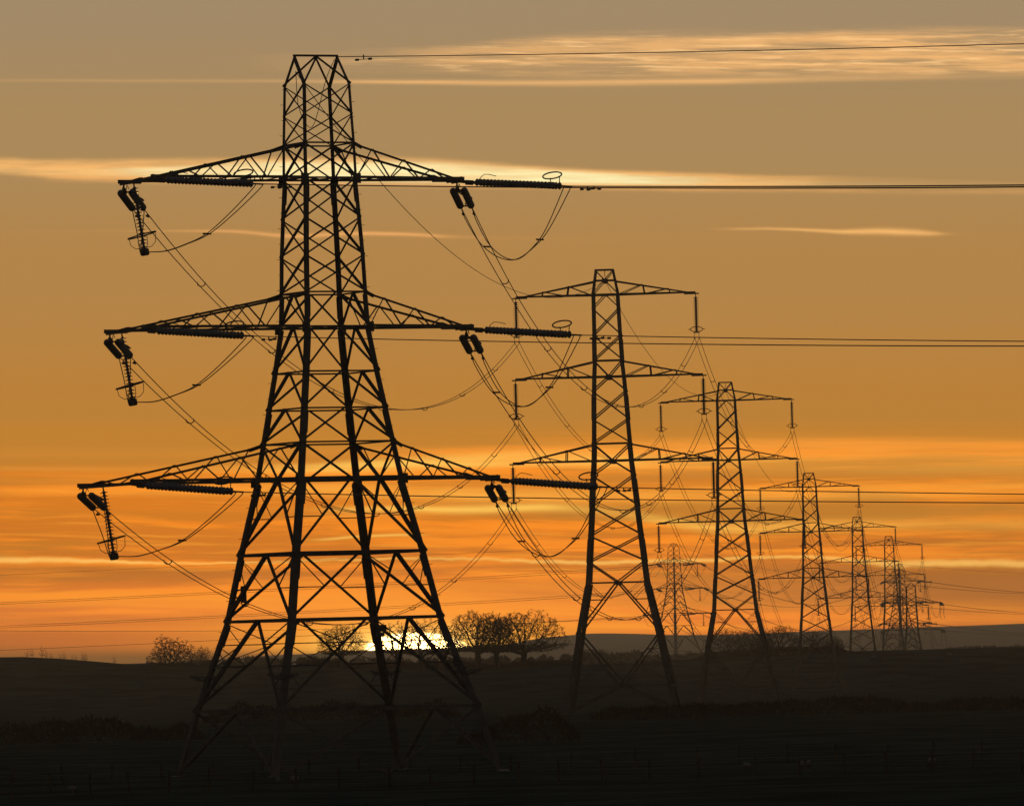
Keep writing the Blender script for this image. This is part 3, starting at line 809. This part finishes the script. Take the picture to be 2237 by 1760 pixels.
# earth wires of the nearest pylon
pe = M1 @ TP(1.45, 0, topz); fe = pe+dirB*340; fe.z = pe.z
single('earth_wire', pe, fe, solve_edge(pe, fe, 2237, 96), .028, 'thin single wire from the very top of the nearest pylon to the right edge', 'earth wires', 120)
ps = M1 @ TP(-1.3, .1, topz-.9); pe2 = SUS[0][1]+RS @ SP(0,0,SH-1.0)
single('earth_wire', ps, pe2, 6.3, .024, 'thin single wire sagging from the peak of the nearest pylon to the second pylon', 'earth wires')
m = MB(); a_ = M1 @ TP(1.2,0,topz-.15)
m.tube([p-ps for p in curve3([ps, ps+Vector((.15,0,-2.2)), M1 @ TP(-.5,-.3,topz-4.2), M1 @ TP(.6,0,topz-1.4), a_])], .022, 5)
o = m.build('earth_wire_jumper', WIRE); o.location = ps; tag(o, 'thin loose wire loop inside the peak of the nearest pylon', 'jumper cable')
m = MB()
for s_ in (1.9,):
    p = pe+dirB*s_-Vector((0,0,.28)); m.tube([p-dirB*.55, p+dirB*.55], .018, 5)
    for e in (-1, 1): m.tube([p+dirB*.38*e, p+dirB*.6*e], .07, 7)
    m.tube([p, p+Vector((0,0,.28))], .04, 5)
o = m.build('vibration_damper', FITM); tag(o, 'small dumbbell damper on the top wire just right of the nearest pylon peak', 'damper')

# ================================================================== row of suspension towers
ORD = ['second', 'third', 'fourth', 'fifth', 'sixth', 'last pointed']
for k in range(5):
    for lv in range(3):
        for sgn in (-1, 1):
            o = put('s', susp_tip(k, lv, sgn), (0,0,-1), (0,1,0))
            tag(o, f'hanging insulator string with ring at the {SIDE[sgn]} {LEVEL[lv]} arm tip of the {ORD[k]} pylon', 'insulator', 'hanging insulator strings of the row')
            a = susp_clamp(k, lv, sgn)
            if k < 4: b = susp_clamp(k+1, lv, sgn)
            else: b = arm_tip(M8, ARMS2, lv, sgn, 0)+Vector((0,-6,-.6))
            sg = sags[(1, 0)]*((b-a).length/357)**2
            bundle('twin_conductor', a, b, sg, .24, RW*(1+.12*k), f'twin cable on the {SIDE[sgn]} {LEVEL[lv]} arms between the {ORD[k]} and {ORD[k+1]} pylons', 'cables along the pylon row', 6 if k < 3 else 0)
    a = SUS[k][1]+RS @ SP(0,0,SH-1.0); b = SUS[k+1][1]+RS @ SP(0,0,SH-1.0) if k < 4 else M8 @ TP(0,0,topz-.3)
    single('earth_wire', a, b, 6.3*((b-a).length/357)**2, .026*(1+.12*k), f'thin top wire between the peaks of the {ORD[k]} and {ORD[k+1]} pylons', 'earth wires')
    m = MB(); m.tube([(0,0,1.0),(0,0,.35),(.15,0,.15),(-.1,0,-.15)], .035, 5); m.tube([(-.25,0,-.1),(.25,0,-.1)], .04, 5)
    o = m.build('earth_wire_clamp', FITM); o.location = a; tag(o, f'small clamp hanging in the peak of the {ORD[k]} pylon', 'clamp', 'earth wire clamps')

# pointed tension pylon closing the row: strings both ways and slack loops
for lv in range(3):
    for sgn in (-1, 1):
        p = arm_tip(M8, ARMS2, lv, sgn, 0)
        for q, d in enumerate((Vector((-.03,-1,-.1)), Vector((.12,1,-.1)))):
            o = put('t', p, d); tag(o, f'dark {"near" if q == 0 else "far"}-side insulators at the {SIDE[sgn]} {LEVEL[lv]} arm of the last pointed pylon', 'insulator', 'insulators of the pointed pylon')
        jr = empty('jumper_loop', p); tag(jr, f'deep jumper loop hanging below the {SIDE[sgn]} {LEVEL[lv]} arm of the last pointed pylon', 'jumper cable', 'jumper loops of the pointed pylon')
        for s_ in (-1, 1):
            m = MB(); m.tube(curve3([(s_*.6-.3,-7.6,-.8),(s_*.6-.2+sgn*.3,-5,-4.2),(s_*.6+sgn*.8,0,-5.2),(s_*.6+.6,5,-4.2),(s_*.6+.9,7.6,-.8)]), .045, 5)
            m.build('jumper_cable', WIRE, jr, True)

# second line: angle pylons far behind, their strings and long spans
Bdata = {}
for nm, M, dL, dR in (('small hazy', MB1, None, None), ('faintest', MB2, None, None)):
    Bdata[nm] = M
def btip(M, lv, sgn, w): return arm_tip(M, ARMS1, lv, sgn, w)
# left-going spans fitted to where they leave the left edge; in tower axes the inner arm is image-left
LEFTY = {0: (1315.6, 1319.4), 1: (1367, 1371), 2: (1420, 1424)}
NAMEB = {1: 'left', -1: 'right'}
for lv in range(3):
    for sgn in (1, -1):
        ln = NAMEB[sgn]; t = ARMS1[lv][5] if sgn > 0 else ARMS1[lv][3]
        p = btip(MB1, lv, sgn, -t*.9 if sgn > 0 else -t*.9)
        q_ = btip(MB1, lv, sgn, t*.9)
        # toward the left edge, coming nearer
        ye = LEFTY[lv][0 if sgn > 0 else 1]
        endp = at(-900, ye+34, 2300)
        # pick the attachment further left for the left span
        pl, pr = (p, q_) if proj(p)[0] < proj(q_)[0] else (q_, p)
        if lv == 2 and sgn < 0: endp = at(-900, 1352, 2500)
        d = endp-pl; d.z = 0; d.normalize(); dd = (d+Vector((0,0,-.05))).normalized()
        o = put('t', pl, dd); tag(o, f'tiny level insulators on the left-going side of the {ln} {LEVEL[lv]} arm, small hazy pylon', 'insulator', 'insulators of the small hazy pylon')
        e = pl+dd*TLEN
        yy = ye if not (lv == 2 and sgn < 0) else 1377
        sg = solve_edge(e, endp, 0, yy)
        bundle('twin_conductor', e, endp, sg, .45, .055, f'faint cable from the small hazy pylon {ln} {LEVEL[lv]} arm to the left edge', 'faint far cables', 0, n=90)
        # toward the second far pylon
        b = btip(MB2, lv, sgn, 0)
        d = b-pr; d.z = 0; d.normalize(); dd = (d+Vector((0,0,-.1))).normalized()
        o = put('t', pr, dd); tag(o, f'tiny drooping insulators, right-going, on the {ln} {LEVEL[lv]} arm of the small hazy pylon', 'insulator', 'insulators of the small hazy pylon')
        e2 = pr+dd*TLEN; e3 = b-d*TLEN-Vector((0,0,.8))
        bundle('twin_conductor', e2, e3, 14 if lv else 12, .3, .05, f'faint cable between the {ln} {LEVEL[lv]} arms of the small hazy and faintest pylons', 'faint far cables', 0)
        dm = (d*-1+Vector((0,0,-.1))).normalized()
        o = put('t', b, dm); tag(o, f'tiny near-side insulators at the {ln} {LEVEL[lv]} arm of the faintest pylon', 'insulator', 'insulators of the faintest pylon')
        rt = at(2700, {0: 1282, 1: 1327, 2: 1373}[lv]+(3 if sgn < 0 else 0), 3300)
        d3 = rt-b; d3.z = 0; d3.normalize(); dd = (d3+Vector((0,0,-.08))).normalized()
        o = put('t', b, dd); tag(o, f'tiny right-going insulators at the {ln} {LEVEL[lv]} arm of the faintest pylon', 'insulator', 'insulators of the faintest pylon')
        e4 = b+dd*TLEN
        bundle('twin_conductor', e4, rt, 4, .45, .05, f'faint twin cable from the {ln} {LEVEL[lv]} arm of the faintest pylon to the right edge', 'faint far cables', 0)
        for MM, pp_, nm, ends in ((MB1, (pl+pr)/2, 'small hazy', (e, e2)), (MB2, b, 'faintest', (e3, e4))):
            m = MB(); c = pp_+Vector((0,0,-4.6)) if sgn < 0 else (ends[0]+ends[1])/2+Vector((0,0,-3.6))
            m.tube([x-ends[0] for x in curve3([ends[0], ends[0].lerp(c, .6)+Vector((0,0,-1.0)), c, ends[1].lerp(c, .6)+Vector((0,0,-1.0)), ends[1]])], .05, 5)
            o = m.build('jumper_loop', WIRE, None, True); o.location = ends[0]
            tag(o, f'fine jumper loop under the {ln} {LEVEL[lv]} arm of the {nm} pylon', 'jumper cable', 'fine far jumper loops')
            if sgn < 0:
                o = put('p', pp_, (0,0,-1), (0,1,0)); tag(o, f'tiny hanging pilot insulator under the right {LEVEL[lv]} arm of the {nm} pylon', 'insulator', 'far pilot insulators')
pk = MB1 @ TP(0,0,topz)
e_ = at(-900, 1300, 2300)
single('earth_wire', pk, e_, solve_edge(pk, e_, 0, 1256), .045, 'faint thin wire from the small hazy pylon peak to the left edge', 'earth wires', 90)
single('earth_wire', pk, MB2 @ TP(0,0,topz), 7, .04, 'faint thin wire between the peaks of the small hazy and faintest pylons', 'earth wires')
single('earth_wire', MB2 @ TP(0,0,topz), at(2700, 1245, 3300), 3, .04, 'faint thin wire from the faintest pylon peak to the right edge', 'earth wires')

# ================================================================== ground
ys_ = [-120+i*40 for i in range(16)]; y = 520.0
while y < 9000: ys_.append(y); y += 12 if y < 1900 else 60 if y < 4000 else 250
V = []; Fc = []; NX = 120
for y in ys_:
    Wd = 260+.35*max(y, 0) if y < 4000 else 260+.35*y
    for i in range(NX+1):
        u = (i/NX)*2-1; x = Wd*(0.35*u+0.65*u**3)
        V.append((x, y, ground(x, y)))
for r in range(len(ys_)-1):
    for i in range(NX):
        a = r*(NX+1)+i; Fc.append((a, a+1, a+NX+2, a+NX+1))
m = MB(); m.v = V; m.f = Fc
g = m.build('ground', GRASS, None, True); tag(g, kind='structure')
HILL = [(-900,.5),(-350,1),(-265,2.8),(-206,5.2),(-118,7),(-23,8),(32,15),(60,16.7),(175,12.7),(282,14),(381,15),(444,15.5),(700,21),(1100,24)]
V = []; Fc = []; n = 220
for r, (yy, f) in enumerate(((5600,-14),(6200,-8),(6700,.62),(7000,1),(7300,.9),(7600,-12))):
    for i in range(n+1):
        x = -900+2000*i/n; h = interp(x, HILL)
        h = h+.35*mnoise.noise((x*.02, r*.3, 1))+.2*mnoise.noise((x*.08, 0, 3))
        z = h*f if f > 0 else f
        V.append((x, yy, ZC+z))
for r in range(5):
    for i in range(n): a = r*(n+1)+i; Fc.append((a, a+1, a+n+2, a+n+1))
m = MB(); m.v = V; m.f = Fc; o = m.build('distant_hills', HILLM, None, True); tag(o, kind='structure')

# ================================================================== trees
import numpy as np
def bare_tree(seed, H, spread, trunk=.26, low=.44, n=3200, shell=.45, twigs=4, lump=1.0, flat=.75, dn=.12, cap=7000, thick=1.0):
    """winter tree grown by space colonisation into a domed crown"""
    rs = np.random.RandomState(seed); pts = []
    cz = H*low; up = H*(1-low)*.96; dn_ = H*dn
    ph = rs.uniform(0, 6.28, 6)
    while len(pts) < n:
        v = rs.normal(size=3); v /= np.linalg.norm(v); r = rs.uniform(shell**3, 1)**(1/3) if rs.rand() < .75 else rs.rand()**(1/3)
        a = math.atan2(v[1], v[0]); lm = 1+lump*(.07*math.sin(3*a+ph[0])+.06*math.sin(5*a+ph[1]+3*v[2])+.05*math.sin(7*v[2]+ph[2]+a))
        p = v*r*lm
        if p[2] > 0: p[2] = p[2]**flat
        pts.append((p[0]*spread, p[1]*spread, cz+p[2]*(up if p[2] > 0 else dn_)))
    A = np.array(pts); st_ = H*.026
    N = [np.array((0., 0., -.4))]; par = [-1]; d = np.array((rs.uniform(-.08,.08), 0, 1.))
    while N[-1][2] < H*trunk: N.append(N[-1]+d*st_*1.5+rs.normal(size=3)*.002*H); par.append(len(N)-2)
    infl = H*.6; kill = st_*1.35; best = np.full(len(A), 1e9); who = np.zeros(len(A), int); done = 0
    for it in range(120):
        P = np.array(N[done:]); D_ = np.sqrt(((A[:, None, :]-P[None])**2).sum(2)); k_ = D_.argmin(1); m_ = D_[np.arange(len(A)), k_]
        up_ = m_ < best; best[up_] = m_[up_]; who[up_] = k_[up_]+done; done = len(N)
        keep_ = best > kill; A = A[keep_]; best = best[keep_]; who = who[keep_]
        if len(A) == 0: break
        acc = {}
        for ai in np.where(best < infl)[0]:
            v = A[ai]-N[who[ai]]; acc[who[ai]] = acc.get(who[ai], 0)+v/np.linalg.norm(v)
        if not acc or len(N) > cap: break
        for ni, v in acc.items():
            L = np.linalg.norm(v)
            if L < 1e-3: continue
            v = v/L+rs.normal(size=3)*.20; N.append(N[ni]+v/np.linalg.norm(v)*st_); par.append(ni)
    cnt = [0]*len(N); kids = [0]*len(N)
    for i_ in range(len(N)-1, 0, -1):
        if kids[i_] == 0: cnt[i_] = 1
        kids[par[i_]] += 1; cnt[par[i_]] += cnt[i_]
    R0 = H*.046*thick/cnt[0]**.47; rad = [max(.022*H/12, R0*c**.47) for c in cnt]
    T = MB(); C = MB(); big = cnt[0]*.12
    for i_ in range(1, len(N)):
        a, b = Vector(N[par[i_]]), Vector(N[i_]); (T if cnt[i_] > big else C).tube([a, b], rad[par[i_]] if cnt[par[i_]] < cnt[i_]*2.2 else rad[i_]*1.15, 6 if cnt[i_] > big else 3, rad[i_], cap=False)
        if kids[i_] == 0 or cnt[i_] <= 2:
            base = (b-a).normalized()
            for q in range(twigs):
                v = base+Vector(rs.normal(size=3)*.7); v.normalize(); C.tube([b, b+v*H*rs.uniform(.015,.042)], .027*H/12, 3, .010, cap=False)
    return T, C
def tree_obj(T, C, name='bare_tree'):
    r = empty(name, (0,0,0)); T.build('trunk', BARK, r); C.build('crown', TWIG, r); return r
protos = {}
def put_tree(key, px, pybase, D, H, label, scale=(1,1), rot=0.0, cat='tree', group='bare winter trees'):
    seed, spread, kw = key
    if key[:2] not in protos:
        protos[key[:2]] = tree_obj(*bare_tree(seed, 12.0, spread, **dict(kw))); o = protos[key[:2]]
    else: o = copy_tree(protos[key[:2]])
    p = at(px, pybase, D); p.z = min(p.z, ground(p.x, D)+.3) if False else p.z
    o.location = p; o.rotation_euler.z = rot; o.scale = (H/12*scale[0], H/12*scale[0], H/12*scale[1])
    tag(o, label, cat, group)
DT = 1660
K1 = (5, 6.2, (('low', .38),)); K2 = (12, 5.4, ()); K3 = (23, 6.6, ()); K5 = (44, 8.2, (('low', .42), ('dn', .14)))
K8 = (82, 6.0, (('low', .40), ('n', 1300), ('twigs', 2))); K9 = (93, 5.6, (('n', 1200), ('twigs', 2)))
K4 = (31, 6.6, (('trunk', .04), ('low', .10), ('n', 3200), ('shell', .2), ('twigs', 12), ('dn', .08), ('flat', 1.0), ('lump', 1.6))); K6 = (57, 3.6, (('trunk', .08), ('low', .25), ('n', 90), ('twigs', 5), ('lump', 2.0), ('shell', .1), ('flat', 1.0), ('thick', .5)))
put_tree(K1, 745, 1456, DT, 8.9, 'low rounded bare tree left of the sun, seen through the nearest pylon legs', (1.15,1))
put_tree(K9, 868, 1464, DT, 10.3, 'bare tree over the left half of the sun disc', (1.05,1), 1.0)
put_tree(K8, 922, 1466, DT, 11.1, 'bare tree over the middle of the sun disc with its trunk before the disc', (1.0,1), 2.2)
put_tree(K9, 972, 1462, DT, 9.0, 'bare tree at the right end of the sun disc beside the nearest pylon leg', (.9,1), 4.2)
put_tree(K3, 1045, 1468, DT, 12.8, 'leftmost of the three tall bare trees right of the sun', (1.1,1), .4)
put_tree(K2, 1086, 1469, DT, 12.5, 'middle one of the three tall bare trees right of the sun, narrowest', (.95,1), 2.0)
put_tree(K5, 1143, 1462, DT, 12.2, 'rightmost and widest of the three tall bare trees right of the sun', (1.12,1), 3.3)
put_tree(K4, 374, 1454, DT, 6.0, 'low dense bush on the skyline left of the nearest pylon', (1.5,1), .5, 'bush')
put_tree(K4, 440, 1454, DT, 3.9, 'smaller bush against the left foot of the nearest pylon', (1.2,1), 2.5, 'bush')
K7 = (71, 7.6, (('low', .28), ('dn', .16)))
put_tree(K7, 1592, 1447, 1690, 7.3, 'spreading bare tree between the feet of the second and third pylons', (1.15,1), 1.2)
put_tree(K1, 1640, 1442, 1690, 6.3, 'bare tree just left of the third pylon right foot', (1.4,1), 2.9)
put_tree(K1, 1704, 1441, 1690, 7.3, 'tallest domed bare tree between the third and fourth pylons', (1.15,1), .1)
put_tree(K4, 1668, 1438, 1690, 5.0, 'dense low tree under the domed one beside the third pylon', (1.1,1), 4.0)
put_tree(K7, 1775, 1438, 1690, 6.0, 'wide flat-topped bare tree behind the fourth pylon legs', (1.25,1), 4.4)
put_tree(K4, 1822, 1434, 1690, 4.4, 'low bush at the right end of the far tree group', (1.1,1), 1.4, 'bush')
# thin saplings on the left ridge
rnd = random.Random(8)
for i, px in enumerate((60, 70, 92, 101, 112, 131, 140, 158, 166, 181, 187, 250)):
    put_tree(K6, px, 1446, 1712, rnd.uniform(1.3, 3.0), 'thin leafless sapling in the loose row on the left skyline ridge', (rnd.uniform(.7,1.2), 1), rnd.uniform(0, 6), 'sapling', 'saplings on the left ridge')
    o = COL.objects[-1]
for o in [o for o in bpy.data.objects if o.get('category') == 'sapling']: o.location.z = ground(o.location.x, o.location.y)-.05
# distant woods and hedges: masses of fine twigs
def scrub(name, pts, D, hmin, hmax, label, seed=1, cat=None, kind='stuff', dens=1.0, mt=None, depth=10, tw=.06):
    """a belt of bare scrub following the ground between two image columns"""
    rnd = random.Random(seed); m = MB()
    (x0, x1) = pts; a = at(x0, 1440, D).x; b = at(x1, 1440, D).x; n = int((b-a)*dens*6)
    for i in range(n):
        x = rnd.uniform(a, b); y = D+rnd.uniform(0, depth); z = ground(x, y)
        k = .5+.5*mnoise.noise((x*.07, seed, 0))+.35*mnoise.noise((x*.35, seed, 2))
        H = hmin+(hmax-hmin)*max(0, min(1, k)); H *= rnd.uniform(.6, 1.05)
        an = rnd.uniform(0, 6.28); r = rnd.uniform(.1, .45)*H
        top = Vector((x+math.cos(an)*r, y+math.sin(an)*r, z+H))
        m.tube([(x, y, z-.2), ((x+top.x)/2+rnd.uniform(-.2,.2), (y+top.y)/2, z+H*.55), top], tw*1.6, 3, tw*.5, cap=False)
        for j in range(4):
            t = rnd.uniform(.3, .95); q = Vector((x, y, z)).lerp(top, t); an = rnd.uniform(0, 6.28); l = H*rnd.uniform(.15,.35)
            m.tube([q, q+Vector((math.cos(an)*l, math.sin(an)*l, l*rnd.uniform(.1,.9)))], tw, 3, tw*.4, cap=False)
    o = m.build(name, mt or HEDGE); tag(o, label, cat, None, kind); return o
def wood(name, x0, x1, D, base_y, tops, label, seed):
    """far-off wood read as one mass: many overlapping bare crowns"""
    rnd = random.Random(seed); m = MB(); a = at(x0, 1430, D).x; b = at(x1, 1430, D).x
    n = int((b-a)/.55)
    for i in range(n):
        x = rnd.uniform(a, b); y = D+rnd.uniform(0, 60)
        px = proj(Vector((x, D, ZC)))[0]
        zt = at(px, interp(px, tops), D).z; zb = at(px, base_y, D).z
        H = (zt-zb)*rnd.choice((rnd.uniform(.8, 1.0), rnd.uniform(.35, .7)))
        for j in range(34):
            an = rnd.uniform(0, 6.28); el_ = rnd.uniform(.05, 1.5); rr_ = H*.5*rnd.uniform(.6, 1)
            c = Vector((x, y, zb+H*.5)); tip = c+Vector((math.cos(an)*math.cos(el_)*rr_*1.2, math.sin(an)*math.cos(el_)*rr_*1.2, math.sin(el_)*rr_))
            m.tube([c.lerp(tip, .3)-Vector((0,0,H*.2)), tip], .38, 3, .10, cap=False)
        for j in range(22):
            q = Vector((x+rnd.uniform(-1.3,1.3), y, zb+rnd.uniform(-1, H*.45))); an = rnd.uniform(0, 6.28); L = rnd.uniform(.6, 1.6)
            m.tube([q, q+Vector((math.cos(an)*L, math.sin(an)*L, rnd.uniform(-.2,.9)*L))], .38, 3, .12, cap=False)
    o = m.build(name, HEDGE); tag(o, label, None, None, 'stuff')
wood('distant_wood', 1130, 1570, 2500, 1450, [(1130,1432),(1200,1426),(1250,1424),(1290,1415),(1320,1413),(1350,1420),(1375,1417),(1400,1413),(1430,1424),(1500,1422),(1570,1420)], 'hazy far wood behind the second pylon legs', 3)
wood('distant_wood', 440, 1130, 2400, 1462, [(440,1439),(520,1428),(600,1430),(700,1429),(800,1431),(900,1432),(1000,1430),(1130,1427)], 'hazy far tree belt under the sun', 4)
wood('distant_wood', 1830, 2300, 3000, 1428, [(1830,1416),(1930,1422),(1990,1419),(2050,1416),(2085,1411),(2120,1408),(2180,1407),(2237,1404),(2300,1404)], 'hazy far tree belt along the right horizon', 5)
def hedge(x0, x1, D, h0, h1, label, seed, depth=3.0):
    rnd = random.Random(seed); m = MB(); a = at(x0, 1440, D).x; b = at(x1, 1440, D).x
    for i in range(int((b-a)*170)):
        x = rnd.uniform(a, b); y = D+rnd.uniform(0, depth)
        k = max(0, min(1, .45+.75*mnoise.noise((x*.11, seed, 0))+.3*mnoise.noise((x*.5, seed, 2))))
        h = (h0+(h1-h0)*k)*min(1, (.15+min(x-a, b-x)/2.5)); z = ground(x, y)+h*rnd.random()**.7
        l = rnd.uniform(.25,.6); an = rnd.uniform(0, 6.28); e = rnd.uniform(-.2, 1.4)
        m.tube([(x, y, z), (x+math.cos(an)*math.cos(e)*l, y+math.sin(an)*math.cos(e)*l, z+math.sin(e)*l)], .05 if D < 1500 else .10, 3, .012, cap=False)
    o = m.build('hedge', HEDGE); tag(o, label, 'hedge'); return o
hedge(1525, 1850, 1702, .7, 1.9, 'low dark scrub along the ridge under the far tree group', 21)
hedge(650, 1265, 1700, .6, 2.0, 'low dark scrub along the ridge under the trees around the sun', 22)
hedge(-60, 440, 700, .8, 3.6, 'dark uneven hedge across the field at the lower left', 11)
hedge(1000, 1260, 620, 1.0, 3.4, 'dark bushy hedge right of the nearest pylon foot', 12)
hedge(1290, 2300, 800, .6, 2.3, 'long dark hedge crossing behind the second pylon feet to the right edge', 13)
hedge(440, 1000, 900, .6, 3.0, 'dark hedge line seen through the nearest pylon legs', 14)

# ================================================================== fences and sheep
def fence(px_list, D0, D1_, H, label, lean_seed):
    rnd = random.Random(lean_seed); root = None; prev = None; P = []
    for i, px in enumerate(px_list):
        D = D0+(D1_-D0)*i/max(1, len(px_list)-1); x = at(px, 1440, D).x; P.append(Vector((x, D, ground(x, D))))
    root = empty('wire_fence', P[0]); tag(root, label, 'fence')
    tops = []
    for p in P:
        m = MB(); l = Vector((rnd.uniform(-.08,.08), rnd.uniform(-.05,.05), 0)); h = H*rnd.uniform(.94,1.06)
        m.tube([p-P[0]-Vector((0,0,.3)), p-P[0]+l+Vector((0,0,h))], .07, 7, .06); m.build('post', POSTM, root); tops.append((p-P[0], l, h))
    for f in (.3, .6, .92):
        m = MB(); pts = [a+l*f+Vector((0,0,h*f)) for a, l, h in tops]
        m.tube(pts, .012, 4); m.build('fence_wire', WIRE, root)
fence([20,105,190,276,362,450,545,640,735,845,935,1030,1125,1215,1310,1411,1520,1643,1740,1840,1930,2030,2120,2225], 425, 418, 1.15, 'nearer post and wire fence across the bottom of the picture', 1)
fence([22,130,238,345,460,565,670,780,890,1000,1110,1240,1380,1516,1610,1716,1820,1932,2035,2139,2240], 470, 478, 1.0, 'farther post and wire fence just behind the nearer one', 2)
def sheep_mesh():
    r = empty('sheep', (0,0,0)); m = MB()
    prof = [(-.55,.03),(-.5,.18),(-.38,.29),(-.1,.33),(.2,.31),(.42,.24),(.52,.12),(.55,.03)]
    m.lathe(prof, 12, Matrix.Translation((0,0,.62)) @ Matrix.Diagonal((1,.85,1,1))); b = m.build('fleece', WOOL, r, True)
    m = MB(); m.lathe([(.42,.13),(.55,.12),(.66,.115),(.8,.08),(.88,.03)], 8, Matrix.Translation((.02,0,.38)) @ Matrix.Rotation(R_(25), 4, 'Y')); 
    m.tube([(.55,.08,.35),(.52,.22,.33)], .035, 4, .02); m.tube([(.55,-.08,.35),(.52,-.22,.33)], .035, 4, .02)
    m.build('head', DARKF, r, True)
    for sx in (-.33,.3):
        for sy in (-.14,.14):
            m = MB(); m.tube([(sx,sy,.45),(sx+.02,sy,.22),(sx,sy,0)], .05, 6, .03); m.build('leg', DARKF, r)
    return r
shp = sheep_mesh(); first = True
for i, (px, py, D, rz, lb, sc) in enumerate([
    (158,1722,430,20,'pale sheep grazing at the bottom left corner behind the fence',.45),
    (608,1708,442,80,'pale sheep low down below the nearest pylon left foot',.45),(643,1706,444,160,'pale sheep next to the one below the nearest pylon, on its right',.45),
    (1632,1695,450,0,'pale sheep beside a fence post below the third pylon',.45),
    (1753,1697,450,90,'left one of two pale sheep low between the fences on the right',.45),(1768,1695,452,100,'right one of two pale sheep low between the fences on the right',.45),
    (2037,1694,450,200,'brightest pale sheep near the bottom right corner',.45),
    (1908,1437,1640,10,'left one of two tiny pale sheep on the far right ridge',1.1),(2073,1432,1640,170,'right one of two tiny pale sheep on the far right ridge',1.1)]):
    o = shp if first else copy_tree(shp); first = False
    x = at(px, py, D).x; o.location = (x, D, ground(x, D)); o.rotation_euler.z = R_(rz); o.scale = (sc,)*3
    tag(o, lb, 'sheep', 'sheep in the fields')

# ================================================================== haze
m = MB()
zlo, zhi = ZC-40, ZC+62
m.box((0, 4100, (zlo+zhi)/2), 9000, 8900, zhi-zlo)
hz = bpy.data.materials.new('evening_haze'); hz.use_nodes = True; t = hz.node_tree; t.nodes.clear()
pv = t.nodes.new('ShaderNodeVolumePrincipled'); mo = t.nodes.new('ShaderNodeOutputMaterial')
pv.inputs['Color'].default_value = (.77,.86,.95,1); pv.inputs['Density'].default_value = SIG; pv.inputs['Anisotropy'].default_value = 0.6
t.links.new(pv.outputs[0], mo.inputs['Volume'])
o = m.build('haze', hz); tag(o, kind='stuff')
scene.cycles.volume_bounces = 0
